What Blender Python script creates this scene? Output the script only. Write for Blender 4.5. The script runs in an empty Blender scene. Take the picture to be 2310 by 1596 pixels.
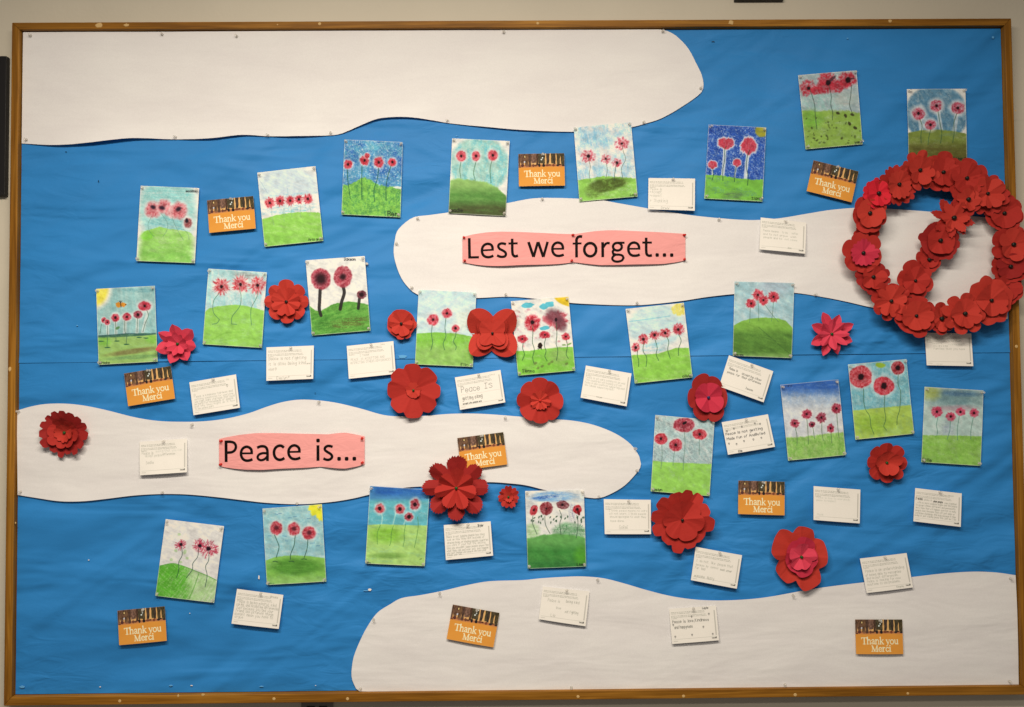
import bpy, math, random
import numpy as np
from mathutils import Vector, Matrix, Euler
from mathutils.geometry import delaunay_2d_cdt

R = math.radians
scn = bpy.context.scene
col = scn.collection

# ---------------------------------------------------------------- camera
Z0 = 1.62                                   # height of the board's centre above the floor
CAM = np.array([-0.03825988, -2.7537621, -0.07703816])
YAW, PITCH, ROLL = -0.00761395, 0.0303383, 0.00778162
HFOV = R(67.3)
def _rz(a): return np.array([[math.cos(a), -math.sin(a), 0], [math.sin(a), math.cos(a), 0], [0, 0, 1]])
def _rx(a): return np.array([[1, 0, 0], [0, math.cos(a), -math.sin(a)], [0, math.sin(a), math.cos(a)]])
def _ry(a): return np.array([[math.cos(a), 0, math.sin(a)], [0, 1, 0], [-math.sin(a), 0, math.cos(a)]])
RW = _rz(YAW) @ _rx(PITCH) @ _ry(ROLL)      # columns: right, forward, up
cam_data = bpy.data.cameras.new("camera")
cam = bpy.data.objects.new("camera", cam_data)
col.objects.link(cam)
right, fwd, up = RW[:, 0], RW[:, 1], RW[:, 2]
m = Matrix(((right[0], up[0], -fwd[0], CAM[0]), (right[1], up[1], -fwd[1], CAM[1]),
            (right[2], up[2], -fwd[2], CAM[2] + Z0), (0, 0, 0, 1)))
cam.matrix_world = m
cam_data.sensor_fit = 'HORIZONTAL'
cam_data.angle = HFOV
cam_data.clip_end = 50
scn.camera = cam
FPX = 1155 / math.tan(HFOV / 2)

def P(vx, vy, d=0.0):
    """Point on the plane d metres in front of the board's paper, seen at sheet position (vx, vy)."""
    vx = np.asarray(vx, float); vy = np.asarray(vy, float)
    q = np.stack([(vx - 1155) / FPX, np.ones_like(vx), (798 - vy) / FPX], -1) @ RW.T
    t = (-d - CAM[1]) / q[..., 1]
    p = CAM + q * t[..., None]
    p[..., 2] += Z0
    return p
MPX = 3.55 / 2236                            # metres per unit of the measured sheet

# ---------------------------------------------------------------- light: a school corridor's ceiling lamps and one added fill lamp
w = bpy.data.worlds.new("World"); scn.world = w
w.use_nodes = True
bg = w.node_tree.nodes["Background"]
bg.inputs[0].default_value = (1.0, 0.87, 0.73, 1)
bg.inputs[1].default_value = 0.13
def lamp(x, y, z, sx, sy, power, tilt):
    l = bpy.data.lights.new("ceiling_or_fill_lamp", 'AREA')
    l.shape = 'RECTANGLE'; l.size = sx; l.size_y = sy; l.energy = power
    l.color = (1.0, 0.865, 0.68)
    o = bpy.data.objects.new("ceiling_or_fill_lamp", l); col.objects.link(o)
    o.location = (x, y, z + Z0); o.rotation_euler = (R(tilt), 0, 0)
    return o
lamp(-0.98, -2.28, 1.72, 1.2, 0.35, 84, 4)
lamp(0.30, -2.30, 1.72, 1.2, 0.35, 72, 3)
lamp(0.35, -3.60, 1.72, 1.2, 0.35, 50, 3)  # added fill lamp behind the camera, brightens the lower part of the board
scn.view_settings.view_transform = 'Standard'
scn.view_settings.look = 'None'
scn.view_settings.gamma = 1
scn.view_settings.exposure = 0.13

# ---------------------------------------------------------------- small helpers
def lin(c):
    c = np.asarray(c, float) / 255.0
    return np.where(c <= 0.04045, c / 12.92, ((c + 0.055) / 1.055) ** 2.4)
LIT = np.array([0.93, 0.83, 0.70])           # light colour on the board, divides what is seen into what is there
def alb(c): return np.clip(lin(c) / LIT, 0.003, 0.86)

def hashn(ix, iy, seed):
    n = (ix * 374761393 + iy * 668265263 + seed * 974634777) & 0xffffffff
    n = ((n ^ (n >> 13)) * 1274126177) & 0xffffffff
    return ((n ^ (n >> 16)) & 0xffff) / 65535.0
def vnoise(x, y, seed=0):
    x = np.asarray(x, float); y = np.asarray(y, float)
    ix = np.floor(x).astype(np.int64); iy = np.floor(y).astype(np.int64)
    fx = x - ix; fy = y - iy
    fx = fx * fx * (3 - 2 * fx); fy = fy * fy * (3 - 2 * fy)
    a = hashn(ix, iy, seed); b = hashn(ix + 1, iy, seed); c = hashn(ix, iy + 1, seed); d = hashn(ix + 1, iy + 1, seed)
    return (a * (1 - fx) + b * fx) * (1 - fy) + (c * (1 - fx) + d * fx) * fy
def fbm(x, y, seed=0, oct=3):
    s = 0; a = 0.5; t = 0
    for k in range(oct):
        s = s + a * vnoise(x * 2 ** k, y * 2 ** k, seed + 17 * k); t += a; a *= 0.55
    return s / t

def link(name, me, mat=None, parent=None, loc=None):
    o = bpy.data.objects.new(name, me); col.objects.link(o)
    if mat and me is not None and not me.materials: me.materials.append(mat)
    if parent: o.parent = parent
    if loc is not None: o.location = loc
    return o
def tag(o, label=None, cat=None, group=None, kind=None):
    if label: o['label'] = label
    if cat: o['category'] = cat
    if group: o['group'] = group
    if kind: o['kind'] = kind
    return o
def thing(name, loc, label, cat, group=None):
    o = bpy.data.objects.new(name, None); col.objects.link(o); o.location = loc
    o.empty_display_size = 0.02
    return tag(o, label, cat, group)

def mesh_of(name, verts, faces, smooth=False):
    me = bpy.data.meshes.new(name)
    me.from_pydata([tuple(v) for v in verts], [], [tuple(f) for f in faces])
    if smooth: me.polygons.foreach_set('use_smooth', [True] * len(me.polygons))
    me.update()
    return me
def grid_mesh(name, X, colors=None, smooth=True):
    """X: (ny, nx, 3) positions; colors: (ny, nx, 3) linear."""
    ny, nx = X.shape[:2]
    me = bpy.data.meshes.new(name)
    nv = nx * ny; nf = (nx - 1) * (ny - 1)
    me.vertices.add(nv); me.loops.add(nf * 4); me.polygons.add(nf)
    me.vertices.foreach_set('co', X.reshape(-1).astype(np.float32))
    i = np.arange(nv).reshape(ny, nx)
    f = np.stack([i[1:, :-1], i[1:, 1:], i[:-1, 1:], i[:-1, :-1]], -1).reshape(-1)
    me.loops.foreach_set('vertex_index', f.astype(np.int32))
    me.polygons.foreach_set('loop_start', np.arange(0, nf * 4, 4, dtype=np.int32))
    me.polygons.foreach_set('use_smooth', np.full(nf, smooth))
    if colors is not None:
        a = me.color_attributes.new('paint', 'FLOAT_COLOR', 'POINT')
        c = np.ones((nv, 4), np.float32); c[:, :3] = colors.reshape(-1, 3)
        a.data.foreach_set('color', c.reshape(-1))
    me.update(); me.validate()
    return me

def box_vf(x0, x1, y0, y1, z0, z1):
    v = [(x0, y0, z0), (x1, y0, z0), (x1, y1, z0), (x0, y1, z0), (x0, y0, z1), (x1, y0, z1), (x1, y1, z1), (x0, y1, z1)]
    f = [(0, 3, 2, 1), (4, 5, 6, 7), (0, 1, 5, 4), (1, 2, 6, 5), (2, 3, 7, 6), (3, 0, 4, 7)]
    return v, f
def lathe(name, prof, n=12):
    """prof: (radius, depth toward the viewer); the axis points out of the wall (-Y)."""
    v, f = [], []
    for r, h in prof:
        for k in range(n):
            a = 2 * math.pi * k / n
            v.append((r * math.cos(a), -h, r * math.sin(a)))
    for j in range(len(prof) - 1):
        for k in range(n):
            k2 = (k + 1) % n
            f.append((j * n + k, j * n + k2, (j + 1) * n + k2, (j + 1) * n + k))
    f.append(tuple(reversed([(len(prof) - 1) * n + k for k in range(n)][::-1])))
    return mesh_of(name, v, f, True)

# ---------------------------------------------------------------- materials
def new_mat(name):
    mt = bpy.data.materials.new(name); mt.use_nodes = True
    nt = mt.node_tree; b = nt.nodes['Principled BSDF']
    return mt, nt, b
def N(nt, t, **kw):
    n = nt.nodes.new(t)
    for k, v in kw.items(): setattr(n, k, v)
    return n
def mapping(nt, scale, rot=(0, 0, 0), coord='Object', kind='POINT'):
    tc = N(nt, 'ShaderNodeTexCoord'); mp = N(nt, 'ShaderNodeMapping', vector_type=kind)
    mp.inputs['Scale'].default_value = scale; mp.inputs['Rotation'].default_value = rot
    nt.links.new(tc.outputs[coord], mp.inputs[0])
    return mp.outputs[0]
def noise(nt, vec, scale, detail=3, rough=0.55, dist=0.0):
    n = N(nt, 'ShaderNodeTexNoise')
    n.inputs['Scale'].default_value = scale; n.inputs['Detail'].default_value = detail
    n.inputs['Roughness'].default_value = rough; n.inputs['Distortion'].default_value = dist
    nt.links.new(vec, n.inputs['Vector'])
    return n.outputs['Fac']
def ramp(nt, fac, stops):
    r = N(nt, 'ShaderNodeValToRGB'); e = r.color_ramp.elements
    for i, (p, c) in enumerate(stops):
        el = e[i] if i < 2 else e.new(p)
        el.position = p; el.color = (*c, 1)
    nt.links.new(fac, r.inputs[0]); return r.outputs[0]
def mul(nt, a, b, fac=1.0, mode='MULTIPLY'):
    mx = N(nt, 'ShaderNodeMix', data_type='RGBA', blend_type=mode)
    mx.inputs[0].default_value = fac
    for s, i in ((a, 6), (b, 7)):
        if isinstance(s, tuple): mx.inputs[i].default_value = (*s, 1)
        else: nt.links.new(s, mx.inputs[i])
    return mx.outputs[2]
def bumps(nt, b, layers):
    prev = None
    for h, strength, dist in layers:
        n = N(nt, 'ShaderNodeBump'); n.inputs['Strength'].default_value = strength; n.inputs['Distance'].default_value = dist
        nt.links.new(h, n.inputs['Height'])
        if prev: nt.links.new(prev, n.inputs['Normal'])
        prev = n.outputs[0]
    nt.links.new(prev, b.inputs['Normal'])
def g(v): return (v, v, v)

def paper_mat(name, c, rough=0.8, var=0.05, wr=0.0, spec=0.25):
    mt, nt, b = new_mat(name)
    v = mapping(nt, (1, 1, 1))
    f = noise(nt, v, 420, 2); l = noise(nt, v, 9, 3)
    cc = mul(nt, tuple(c), ramp(nt, f, [(0.3, g(1 - var)), (0.7, g(1.0))]))
    cc = mul(nt, cc, ramp(nt, l, [(0.3, g(1 - var * .7)), (0.7, g(1.0))]))
    nt.links.new(cc, b.inputs['Base Color'])
    b.inputs['Roughness'].default_value = rough
    b.inputs['Specular IOR Level'].default_value = spec
    ls = [(f, 0.25, 0.0006)]
    if wr: ls.append((noise(nt, mapping(nt, (1, 1, 2.5)), 6, 4, 0.6, 0.5), wr, 0.02))
    bumps(nt, b, ls)
    return mt
def paint_mat(name, wr=0.15):
    mt, nt, b = new_mat(name)
    a = N(nt, 'ShaderNodeAttribute', attribute_name='paint')
    v = mapping(nt, (1, 1, 1))
    f = noise(nt, v, 520, 2)
    cc = mul(nt, a.outputs['Color'], ramp(nt, f, [(0.3, g(0.93)), (0.7, g(1.0))]))
    nt.links.new(cc, b.inputs['Base Color'])
    b.inputs['Roughness'].default_value = 0.75
    b.inputs['Specular IOR Level'].default_value = 0.2
    bumps(nt, b, [(f, 0.2, 0.0005), (noise(nt, v, 11, 2), wr, 0.01)])
    return mt

# blue roll paper: long soft ripples with the roll, diagonal creases, fine fibre
mt, nt, b = new_mat('blue_roll_paper'); M_BLUE = mt
v = mapping(nt, (1, 1, 1))
cb = alb((42, 123, 182))
f = noise(nt, v, 300, 2)
l = noise(nt, mapping(nt, (0.7, 1, 2.2)), 3.2, 4)
cc = mul(nt, tuple(cb), ramp(nt, f, [(0.3, g(0.93)), (0.7, g(1.0))]))
cc = mul(nt, cc, ramp(nt, l, [(0.3, g(0.90)), (0.7, g(1.0))]))
nt.links.new(cc, b.inputs['Base Color']); b.inputs['Roughness'].default_value = 0.62
b.inputs['Specular IOR Level'].default_value = 0.3
r1 = noise(nt, mapping(nt, (0.55, 1, 2.0)), 3.4, 2, 0.45, 0.5)
r2 = noise(nt, mapping(nt, (1.7, 1, 0.5), (0, R(-32), 0), 'Object', 'TEXTURE'), 1.9, 2, 0.5, 0.6)
r3 = noise(nt, mapping(nt, (0.7, 1, 1.9)), 11, 2, 0.5, 1.0)
msk = ramp(nt, noise(nt, mapping(nt, (1, 1, 1)), 1.1, 2), [(0.45, g(0)), (0.62, g(1))])
r4 = N(nt, 'ShaderNodeTexVoronoi', feature='DISTANCE_TO_EDGE'); r4.inputs['Scale'].default_value = 4.0; r4.inputs['Randomness'].default_value = 1.0
nt.links.new(mapping(nt, (1.6, 1, 0.6), (0, R(10), 0), 'Object', 'TEXTURE'), r4.inputs['Vector'])
r4c = mul(nt, ramp(nt, r4.outputs['Distance'], [(0.0, g(1)), (0.10, g(0))]), msk)
bumps(nt, b, [(r1, 0.6, 0.05), (r2, 0.65, 0.07), (mul(nt, r3, ramp(nt, msk, [(0.0, g(.15)), (1.0, g(1))])), 0.5, 0.011), (r4c, 0.22, 0.003), (f, 0.2, 0.0006)])

mt, nt, b = new_mat('white_roll_paper'); M_CLOUD = mt
v = mapping(nt, (1, 1, 1))
f = noise(nt, v, 260, 2); l = noise(nt, mapping(nt, (0.8, 1, 2)), 4, 3)
cw = alb((222, 213, 203))
tint = ramp(nt, l, [(0.35, (0.955, 0.945, 0.955)), (0.65, (1, 1, 1))])
cc = mul(nt, mul(nt, tuple(cw), tint), ramp(nt, f, [(0.3, g(0.95)), (0.7, g(1.0))]))
nt.links.new(cc, b.inputs['Base Color']); b.inputs['Roughness'].default_value = 0.7
b.inputs['Specular IOR Level'].default_value = 0.25
r1 = noise(nt, mapping(nt, (0.5, 1, 1.8)), 4.5, 3, 0.5, 0.3)
r2 = noise(nt, mapping(nt, (0.6, 1, 3)), 22, 2, 0.5, 0.6)
bumps(nt, b, [(r1, 0.35, 0.022), (r2, 0.12, 0.002), (f, 0.15, 0.0005)])

mt, nt, b = new_mat('painted_wall'); M_WALL = mt
v = mapping(nt, (1, 1, 1))
cc = mul(nt, tuple(alb((196, 182, 158))), ramp(nt, noise(nt, v, 2.2, 3), [(0.3, g(0.93)), (0.7, g(1.0))]))
nt.links.new(cc, b.inputs['Base Color']); b.inputs['Roughness'].default_value = 0.55
bumps(nt, b, [(noise(nt, v, 90, 3), 0.25, 0.002), (noise(nt, v, 9, 2), 0.2, 0.004)])

def wood_mat(name, axis):
    mt, nt, b = new_mat(name)
    sc = (1.2, 22, 34) if axis == 'x' else (34, 22, 1.2)
    v = mapping(nt, sc)
    n1 = noise(nt, v, 1.6, 5, 0.62, 0.6)
    sc2 = (4, 60, 170) if axis == 'x' else (170, 60, 4)
    n2 = noise(nt, mapping(nt, sc2), 1.5, 3, 0.6)
    n3 = noise(nt, mapping(nt, (1, 1, 1)), 2.5, 2)
    c = ramp(nt, n1, [(0.25, tuple(alb((104, 60, 10)))), (0.5, tuple(alb((146, 94, 26)))), (0.75, tuple(alb((182, 124, 44))))])
    c = mul(nt, c, ramp(nt, n2, [(0.35, g(0.74)), (0.6, g(1.0))]))
    c = mul(nt, c, ramp(nt, n3, [(0.3, g(0.8)), (0.7, g(1.0))]))
    nt.links.new(c, b.inputs['Base Color'])
    b.inputs['Roughness'].default_value = 0.5
    b.inputs['Specular IOR Level'].default_value = 0.2
    bumps(nt, b, [(n2, 0.15, 0.0008)])
    return mt
M_WOODX = wood_mat('oak_rail_horizontal', 'x'); M_WOODZ = wood_mat('oak_rail_upright', 'z')
M_PUTTY = paper_mat('wood_filler', alb((205, 165, 105)), 0.6, 0.15)
M_CHIP = paper_mat('torn_paper_fibre', alb((235, 225, 210)), 0.9, 0.1)
M_CHIPB = paper_mat('scuffed_blue_fibre', alb((96, 160, 202)), 0.9, 0.1)
M_PINK = paper_mat('pink_card', alb((229, 150, 141)), 0.75, 0.04, 0.35)
M_BLACK = paper_mat('black_printing_ink', alb((16, 6, 8)), 0.7, 0.1, 0, 0.1)
M_RED = paper_mat('red_card', alb((180, 50, 38)), 0.78, 0.07, 0.12)
M_RED2 = paper_mat('deep_red_card', alb((166, 40, 32)), 0.78, 0.07, 0.12)
M_DRED = paper_mat('dark_red_card', alb((148, 32, 29)), 0.78, 0.07, 0.12)
M_CRIM = paper_mat('crimson_card', alb((205, 32, 46)), 0.78, 0.07, 0.12)
M_ROSE = paper_mat('rose_pink_card', alb((204, 58, 76)), 0.78, 0.07, 0.15)
M_MAG = paper_mat('magenta_card', alb((186, 42, 62)), 0.78, 0.07, 0.12)
M_BROWN = paper_mat('brown_cardboard', alb((140, 95, 45)), 0.8, 0.15)
M_PAINT = paint_mat('pastel_on_paper'); M_CARD = paint_mat('printed_card', 0.08)
def plastic(name, c, rough=0.3, trans=0.0):
    mt, nt, b = new_mat(name)
    v = mapping(nt, (1, 1, 1))
    cc = mul(nt, tuple(c), ramp(nt, noise(nt, v, 200, 2), [(0.3, g(0.9)), (0.7, g(1.0))]))
    nt.links.new(cc, b.inputs['Base Color'])
    b.inputs['Roughness'].default_value = rough
    b.inputs['Transmission Weight'].default_value = trans
    b.inputs['IOR'].default_value = 1.35
    return mt
M_CLEAR = plastic('clear_pin_plastic', (0.86, 0.84, 0.80), 0.15, 0.35)
M_CLEAR.node_tree.nodes['Principled BSDF'].inputs['Alpha'].default_value = 0.45
M_RPIN = plastic('red_pin_plastic', (0.55, 0.02, 0.015))
M_KPIN = plastic('black_pin_plastic', (0.012, 0.014, 0.012), 0.35)
M_GPIN = plastic('green_pin_plastic', (0.015, 0.085, 0.02), 0.3)
M_BPIN = plastic('blue_pin_plastic', (0.02, 0.03, 0.12), 0.3)
M_STEEL = plastic('dull_pin_steel', (0.35, 0.34, 0.32), 0.3)
M_DARK = plastic('black_picture_frame', (0.012, 0.012, 0.014), 0.45)
M_GREY = plastic('grey_outlet_plate', tuple(alb((118, 108, 98))), 0.5)

# ---------------------------------------------------------------- wall and board
Vw, Fw = [], []
nx, nz = 60, 40
xs = np.linspace(-4.2, 4.2, nx); zs = np.linspace(-1.62, 2.4, nz)
XX, ZZ = np.meshgrid(xs, zs[::-1])
Y = 0.030 + 0.0 * XX
wall = link('wall', grid_mesh('wall', np.stack([XX, Y, ZZ + Z0], -1)), M_WALL)
tag(wall, kind='structure')

def quad_prism(name, outer, inner, yb, yf, mat, parent, bevel=0.002):
    """a mitred rail: outer edge a-b, inner edge c-d (all (x, z)), from yb (wall) to yf (front)."""
    a, b_, c, d = outer[0], outer[1], inner[1], inner[0]
    pts = [a, b_, c, d]
    v = [(p[0], yb, p[1]) for p in pts] + [(p[0], yf, p[1]) for p in pts]
    f = [(0, 1, 2, 3), (7, 6, 5, 4), (0, 4, 5, 1), (1, 5, 6, 2), (2, 6, 7, 3), (3, 7, 4, 0)]
    me = mesh_of(name, v, f)
    o = link(name, me, mat, parent)
    bm = o.modifiers.new('soft_edges', 'BEVEL'); bm.width = bevel; bm.segments = 2
    return o
W, H = 3.55, 2.36242
FY = 0.020                                    # frame front stands this far in front of the paper
oTL, oTR, oBR, oBL = [P(*q, FY) for q in ((26.5, 51), (2281, 42), (2325, 1571), (8, 1590))]
ox0 = (oTL[0] + oBL[0]) / 2; ox1 = (oTR[0] + oBR[0]) / 2
oz1 = (oTL[2] + oTR[2]) / 2; oz0 = (oBL[2] + oBR[2]) / 2
board = thing('bulletin_board', (0, 0.02, Z0), 'large pinboard in a worn oak frame hanging on the beige wall', 'bulletin board')
def L(o, p): return (p[0] - o.location.x, p[1] - o.location.z)
O4 = [(ox0, oz1), (ox1, oz1), (ox1, oz0), (ox0, oz0)]
I4 = [(-W / 2, Z0 + H / 2), (W / 2, Z0 + H / 2), (W / 2, Z0 - H / 2), (-W / 2, Z0 - H / 2)]
O4 = [L(board, p) for p in O4]; I4 = [L(board, p) for p in I4]
g_ = 0.0004
for k, mt in ((0, M_WOODX), (1, M_WOODZ), (2, M_WOODX), (3, M_WOODZ)):
    k2 = (k + 1) % 4
    quad_prism('frame_rail', (O4[k], O4[k2]), (I4[k], I4[k2]), 0.010 - 0.0006, -FY - 0.02 + (0.0003 if k % 2 else 0), mt, board)
v, f = box_vf(-W / 2 - 0.004, W / 2 + 0.004, -0.0165, 0.008, -H / 2 - 0.004, H / 2 + 0.004)
link('cork_panel', mesh_of('cork_panel', v, f), M_BROWN, board)
# filled screw holes and chips in the frame
def blob(name, vx, vy, rx, ry, d, mat, parent, seed=0, th=0.0008, n=12):
    c = P(vx, vy, d); rnd = random.Random(seed)
    pts = []
    for k in range(n):
        a = 2 * math.pi * k / n; q = 1 + rnd.uniform(-0.22, 0.22) if seed else 1
        pts.append((rx * MPX * q * math.cos(a), ry * MPX * q * math.sin(a)))
    v = [(x, 0, z) for x, z in pts] + [(x * .8, -th, z * .8) for x, z in pts] + [(0, -th * 1.1, 0)]
    f = [(k, (k + 1) % n, n + (k + 1) % n, n + k) for k in range(n)] + [(n + k, n + (k + 1) % n, 2 * n) for k in range(n)]
    loc = Vector(c) - parent.matrix_world.translation if parent else c
    if parent: loc = Vector(c) - parent.location
    return link(name, mesh_of(name, v, f, False), mat, parent, loc)
for vx, vy, rx, ry, s in ((721, 54, 3.4, 3.4, 0), (1213, 53, 3.2, 3.2, 0), (1649, 51, 6, 5, 3), (2008, 48, 4.2, 3.2, 5), (224, 57, 8, 6, 4), (285, 57, 6, 3.5, 8),
                          (2293, 782, 3.4, 3.6, 0), (22, 833, 3, 5.5, 6), (270, 1582, 3.4, 3.4, 0), (458, 1568, 4.5, 3, 7), (402, 1570, 2.4, 3.4, 9),
                          (618, 1577, 3.6, 3.2, 0), (784, 1577, 3.4, 3.4, 0), (1304, 1572, 3.4, 3.2, 0), (1542, 1571, 3.4, 3.2, 0), (1794, 1568, 3.8, 3.6, 0), (2048, 1565, 3, 2.8, 0),
                          (626, 56, 1.6, 1.4, 2), (35, 1180, 1.6, 2, 3), (2291, 250, 1.5, 1.8, 4)):
    o = blob('filled_screw_hole', vx, vy, rx, ry, FY + 0.0002, M_PUTTY, board, s)

# blue backing paper: an upper sheet lapping over a lower one
def wave(vx, vy, s=1):
    return (fbm(vx / 260, vy / 70, 3 + s) - 0.5) * 0.0030 + (fbm((vx + vy) / 190, (vx - vy) / 420, 9 + s) - .5) * 0.0022
seam = lambda x: 819.5 - (x - 40) * (24.0 / 2235)
def blue_sheet(name, top, bot, nx, ny, label, lip):
    t = np.linspace(0, 1, ny)[:, None]; x = np.linspace(0, 1, nx)[None, :]
    # edges follow the frame's inner opening
    def row(fn):
        return fn
    VX = np.zeros((ny, nx)); VY = np.zeros((ny, nx))
    X = np.zeros((ny, nx, 3))
    xw = np.linspace(-W / 2 + 0.002, W / 2 - 0.002, nx)
    zt = top(xw); zb = bot(xw)
    for j in range(ny):
        tt = j / (ny - 1)
        z = zt * (1 - tt) + zb * tt
        X[j, :, 0] = xw; X[j, :, 2] = z
        vy = (Z0 + H / 2 - z) / MPX; vx = xw / MPX
        X[j, :, 1] = -0.0005 - np.clip(wave(vx, vy, 1 + lip), -0.0022, 0.0032)
        if lip: X[j, :, 1] -= 0.0024 * np.exp(-((z - zb) / 0.02) ** 1)
    me = grid_mesh(name, X - np.array([0, 0, Z0]))
    o = link(name, me, M_BLUE, None, (0, 0, Z0))
    return tag(o, label, 'backing paper', 'blue backing sheets on the pinboard')
zs_seam = lambda xw: np.array([P(x / MPX + 1160, seam(x / MPX + 1160))[2] for x in xw])
def zs_seam_low(xw): return zs_seam(xw) + 0.03
blue_lo = blue_sheet('blue_backing_paper', zs_seam_low, lambda xw: np.full_like(xw, Z0 - H / 2 + 0.002), 200, 90, 'lower sheet of creased blue roll paper, below the long horizontal seam', 0)
blue_up = blue_sheet('blue_backing_paper', lambda xw: np.full_like(xw, Z0 + H / 2 - 0.002), zs_seam, 200, 90, 'upper sheet of creased blue roll paper, lapping over the long horizontal seam', 1)
for me_o in (blue_lo,): me_o.location.y += 0.0008
for vx, vy, rx, ry, s, mm in ((584, 1303, 1.8, 4.5, 3, M_CHIP), (834, 1331, 4, 2.4, 5, M_CHIP), (826, 1333, 8, 1.2, 7, M_CHIPB), (200, 1264, 1.6, 1.2, 2, M_CHIP), (428, 1384, 1.2, 1.0, 2, M_CHIP),
                              (50, 1550, 6, 3, 8, M_CHIPB), (432, 1547, 3, 1.2, 3, M_CHIP), (590, 1549, 5, 1.5, 9, M_CHIPB), (712, 1547, 1.2, 1, 2, M_CHIP), (226, 1550, 2, 1.2, 4, M_CHIP), (385, 1547, 4, 2, 6, M_CHIPB)):
    blob('torn_nick', vx, vy, rx, ry, 0.0045, mm, blue_lo, s, 0.0003)
for vx, vy, rx, ry, s, mm in ((908, 805, 10, 3.2, 5, M_CHIPB), (149, 343, 1.6, 1, 2, M_BLACK), (222, 409, 1.2, 2, 3, M_BLACK), (174, 735, 2.2, 1.2, 3, M_CHIPB), (1609, 94, 4, 0.9, 4, M_DARK), (828, 596, 3, 2.6, 4, M_CHIP), (2240, 85, 3, 2.4, 5, M_CHIPB), (1912, 87, 2, 1.4, 2, M_CHIPB), (711, 887, 1, 1, 2, M_BLACK), (1030, 307, 1.8, 1.4, 2, M_CHIPB)):
    blob('torn_nick', vx, vy, rx, ry, 0.0055 if mm is not M_CHIPB else 0.0053, mm, blue_up, s, 0.0003)

# ---------------------------------------------------------------- white paper clouds
def smooth_poly(pts, step=9.0, closed=True):
    pts = np.array(pts, float); n = len(pts); out = []
    for i in range(n if closed else n - 1):
        p0, p1, p2, p3 = pts[(i - 1) % n], pts[i], pts[(i + 1) % n], pts[(i + 2) % n]
        if not closed: p0 = pts[max(i - 1, 0)]; p3 = pts[min(i + 2, n - 1)]
        d = np.linalg.norm(p2 - p1); k = max(1, int(d / step))
        # sharp corners stay sharp
        def cosang(a, b, c):
            u = b - a; v = c - b; return (u @ v) / (np.linalg.norm(u) * np.linalg.norm(v) + 1e-9)
        s1 = cosang(p0, p1, p2) < 0.55; s2 = cosang(p1, p2, p3) < 0.55
        dd = d
        m1 = (p2 - p0) * dd / (np.linalg.norm(p1 - p0) + dd + 1e-9) if not s1 else (p2 - p1)
        m2 = (p3 - p1) * dd / (np.linalg.norm(p3 - p2) + dd + 1e-9) if not s2 else (p2 - p1)
        for j in range(k):
            t = j / k; t2 = t * t; t3 = t2 * t
            out.append((2 * t3 - 3 * t2 + 1) * p1 + (t3 - 2 * t2 + t) * m1 + (-2 * t3 + 3 * t2) * p2 + (t3 - t2) * m2)
    return np.array(out)
def cdt_sheet(name, outline, step, depth_fn, mat, thick=0.0):
    ol = smooth_poly(outline, step * 0.8)
    x0, y0 = ol.min(0); x1, y1 = ol.max(0)
    gx, gy = np.meshgrid(np.arange(x0, x1, step), np.arange(y0, y1, step))
    gx = gx + (np.arange(gx.shape[0]) % 2)[:, None] * step / 2
    q = np.stack([gx.ravel(), gy.ravel()], -1)
    # keep points inside and not too near the outline
    inside = np.zeros(len(q), bool); a = ol; b_ = np.roll(ol, -1, 0)
    for (xa, ya), (xb, yb) in zip(a, b_):
        c = (ya > q[:, 1]) != (yb > q[:, 1])
        inside ^= c & (q[:, 0] < (xb - xa) * (q[:, 1] - ya) / (yb - ya + 1e-12) + xa)
    q = q[inside]
    dmin = np.full(len(q), 1e9)
    for p in ol: dmin = np.minimum(dmin, np.hypot(q[:, 0] - p[0], q[:, 1] - p[1]))
    q = q[dmin > step * 0.45]
    allp = np.concatenate([ol, q]); n = len(ol)
    r = delaunay_2d_cdt([Vector(p) for p in allp], [(i, (i + 1) % n) for i in range(n)], [], 1, 1e-4)
    vv = np.array([tuple(p) for p in r[0]])
    d = depth_fn(vv[:, 0], vv[:, 1])
    base = P(vv[:, 0], vv[:, 1], 0.005)       # in-plane position, then pushed out
    base[:, 1] = -d
    c = base.mean(0); c[1] = 0
    me = mesh_of(name, base - c, [tuple(reversed(f)) for f in r[2]], True)
    # make sure the faces look at the viewer
    if sum(p.normal.y for p in me.polygons) > 0: me.flip_normals()
    o = link(name, me, mat, None, Vector(c))
    return o
def edge_lift(bottom_pins, outline_bottom, amps):
    ob = smooth_poly(outline_bottom, 10, False)
    def f(x, y):
        d = np.full(x.shape, 1e9); ex = np.zeros(x.shape)
        for p in ob:
            q = np.hypot(x - p[0], y - p[1]); m_ = q < d
            d = np.where(m_, q, d); ex = np.where(m_, p[0], ex)
        amp = np.zeros(x.shape)
        for (a, b_), A in zip(zip(bottom_pins, bottom_pins[1:]), amps):
            t = (ex - a) / (b_ - a)
            amp = np.where((t >= 0) & (t <= 1), A * np.sin(np.pi * np.clip(t, 0, 1)) ** 1.2, amp)
        return amp * np.exp(-(d / 26.0) ** 1.3)
    return f
A_bot = [(1587, 192), (1582, 209), (1542, 239), (1491, 268), (1450, 281), (1423, 288), (1355, 296), (1288, 298), (1181, 295), (1090, 287), (1017, 279), (942, 268), (900, 266), (854, 270), (813, 285), (771, 302), (745, 306), (661, 309), (604, 308), (549, 306), (475, 314), (393, 315), (305, 314), (254, 319), (203, 325), (129, 329), (49, 324)]
A_out = [(52, 73), (400, 72), (900, 69), (1490, 67), (1504, 70), (1525, 81), (1552, 109), (1572, 146), (1583, 170)] + A_bot
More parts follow.
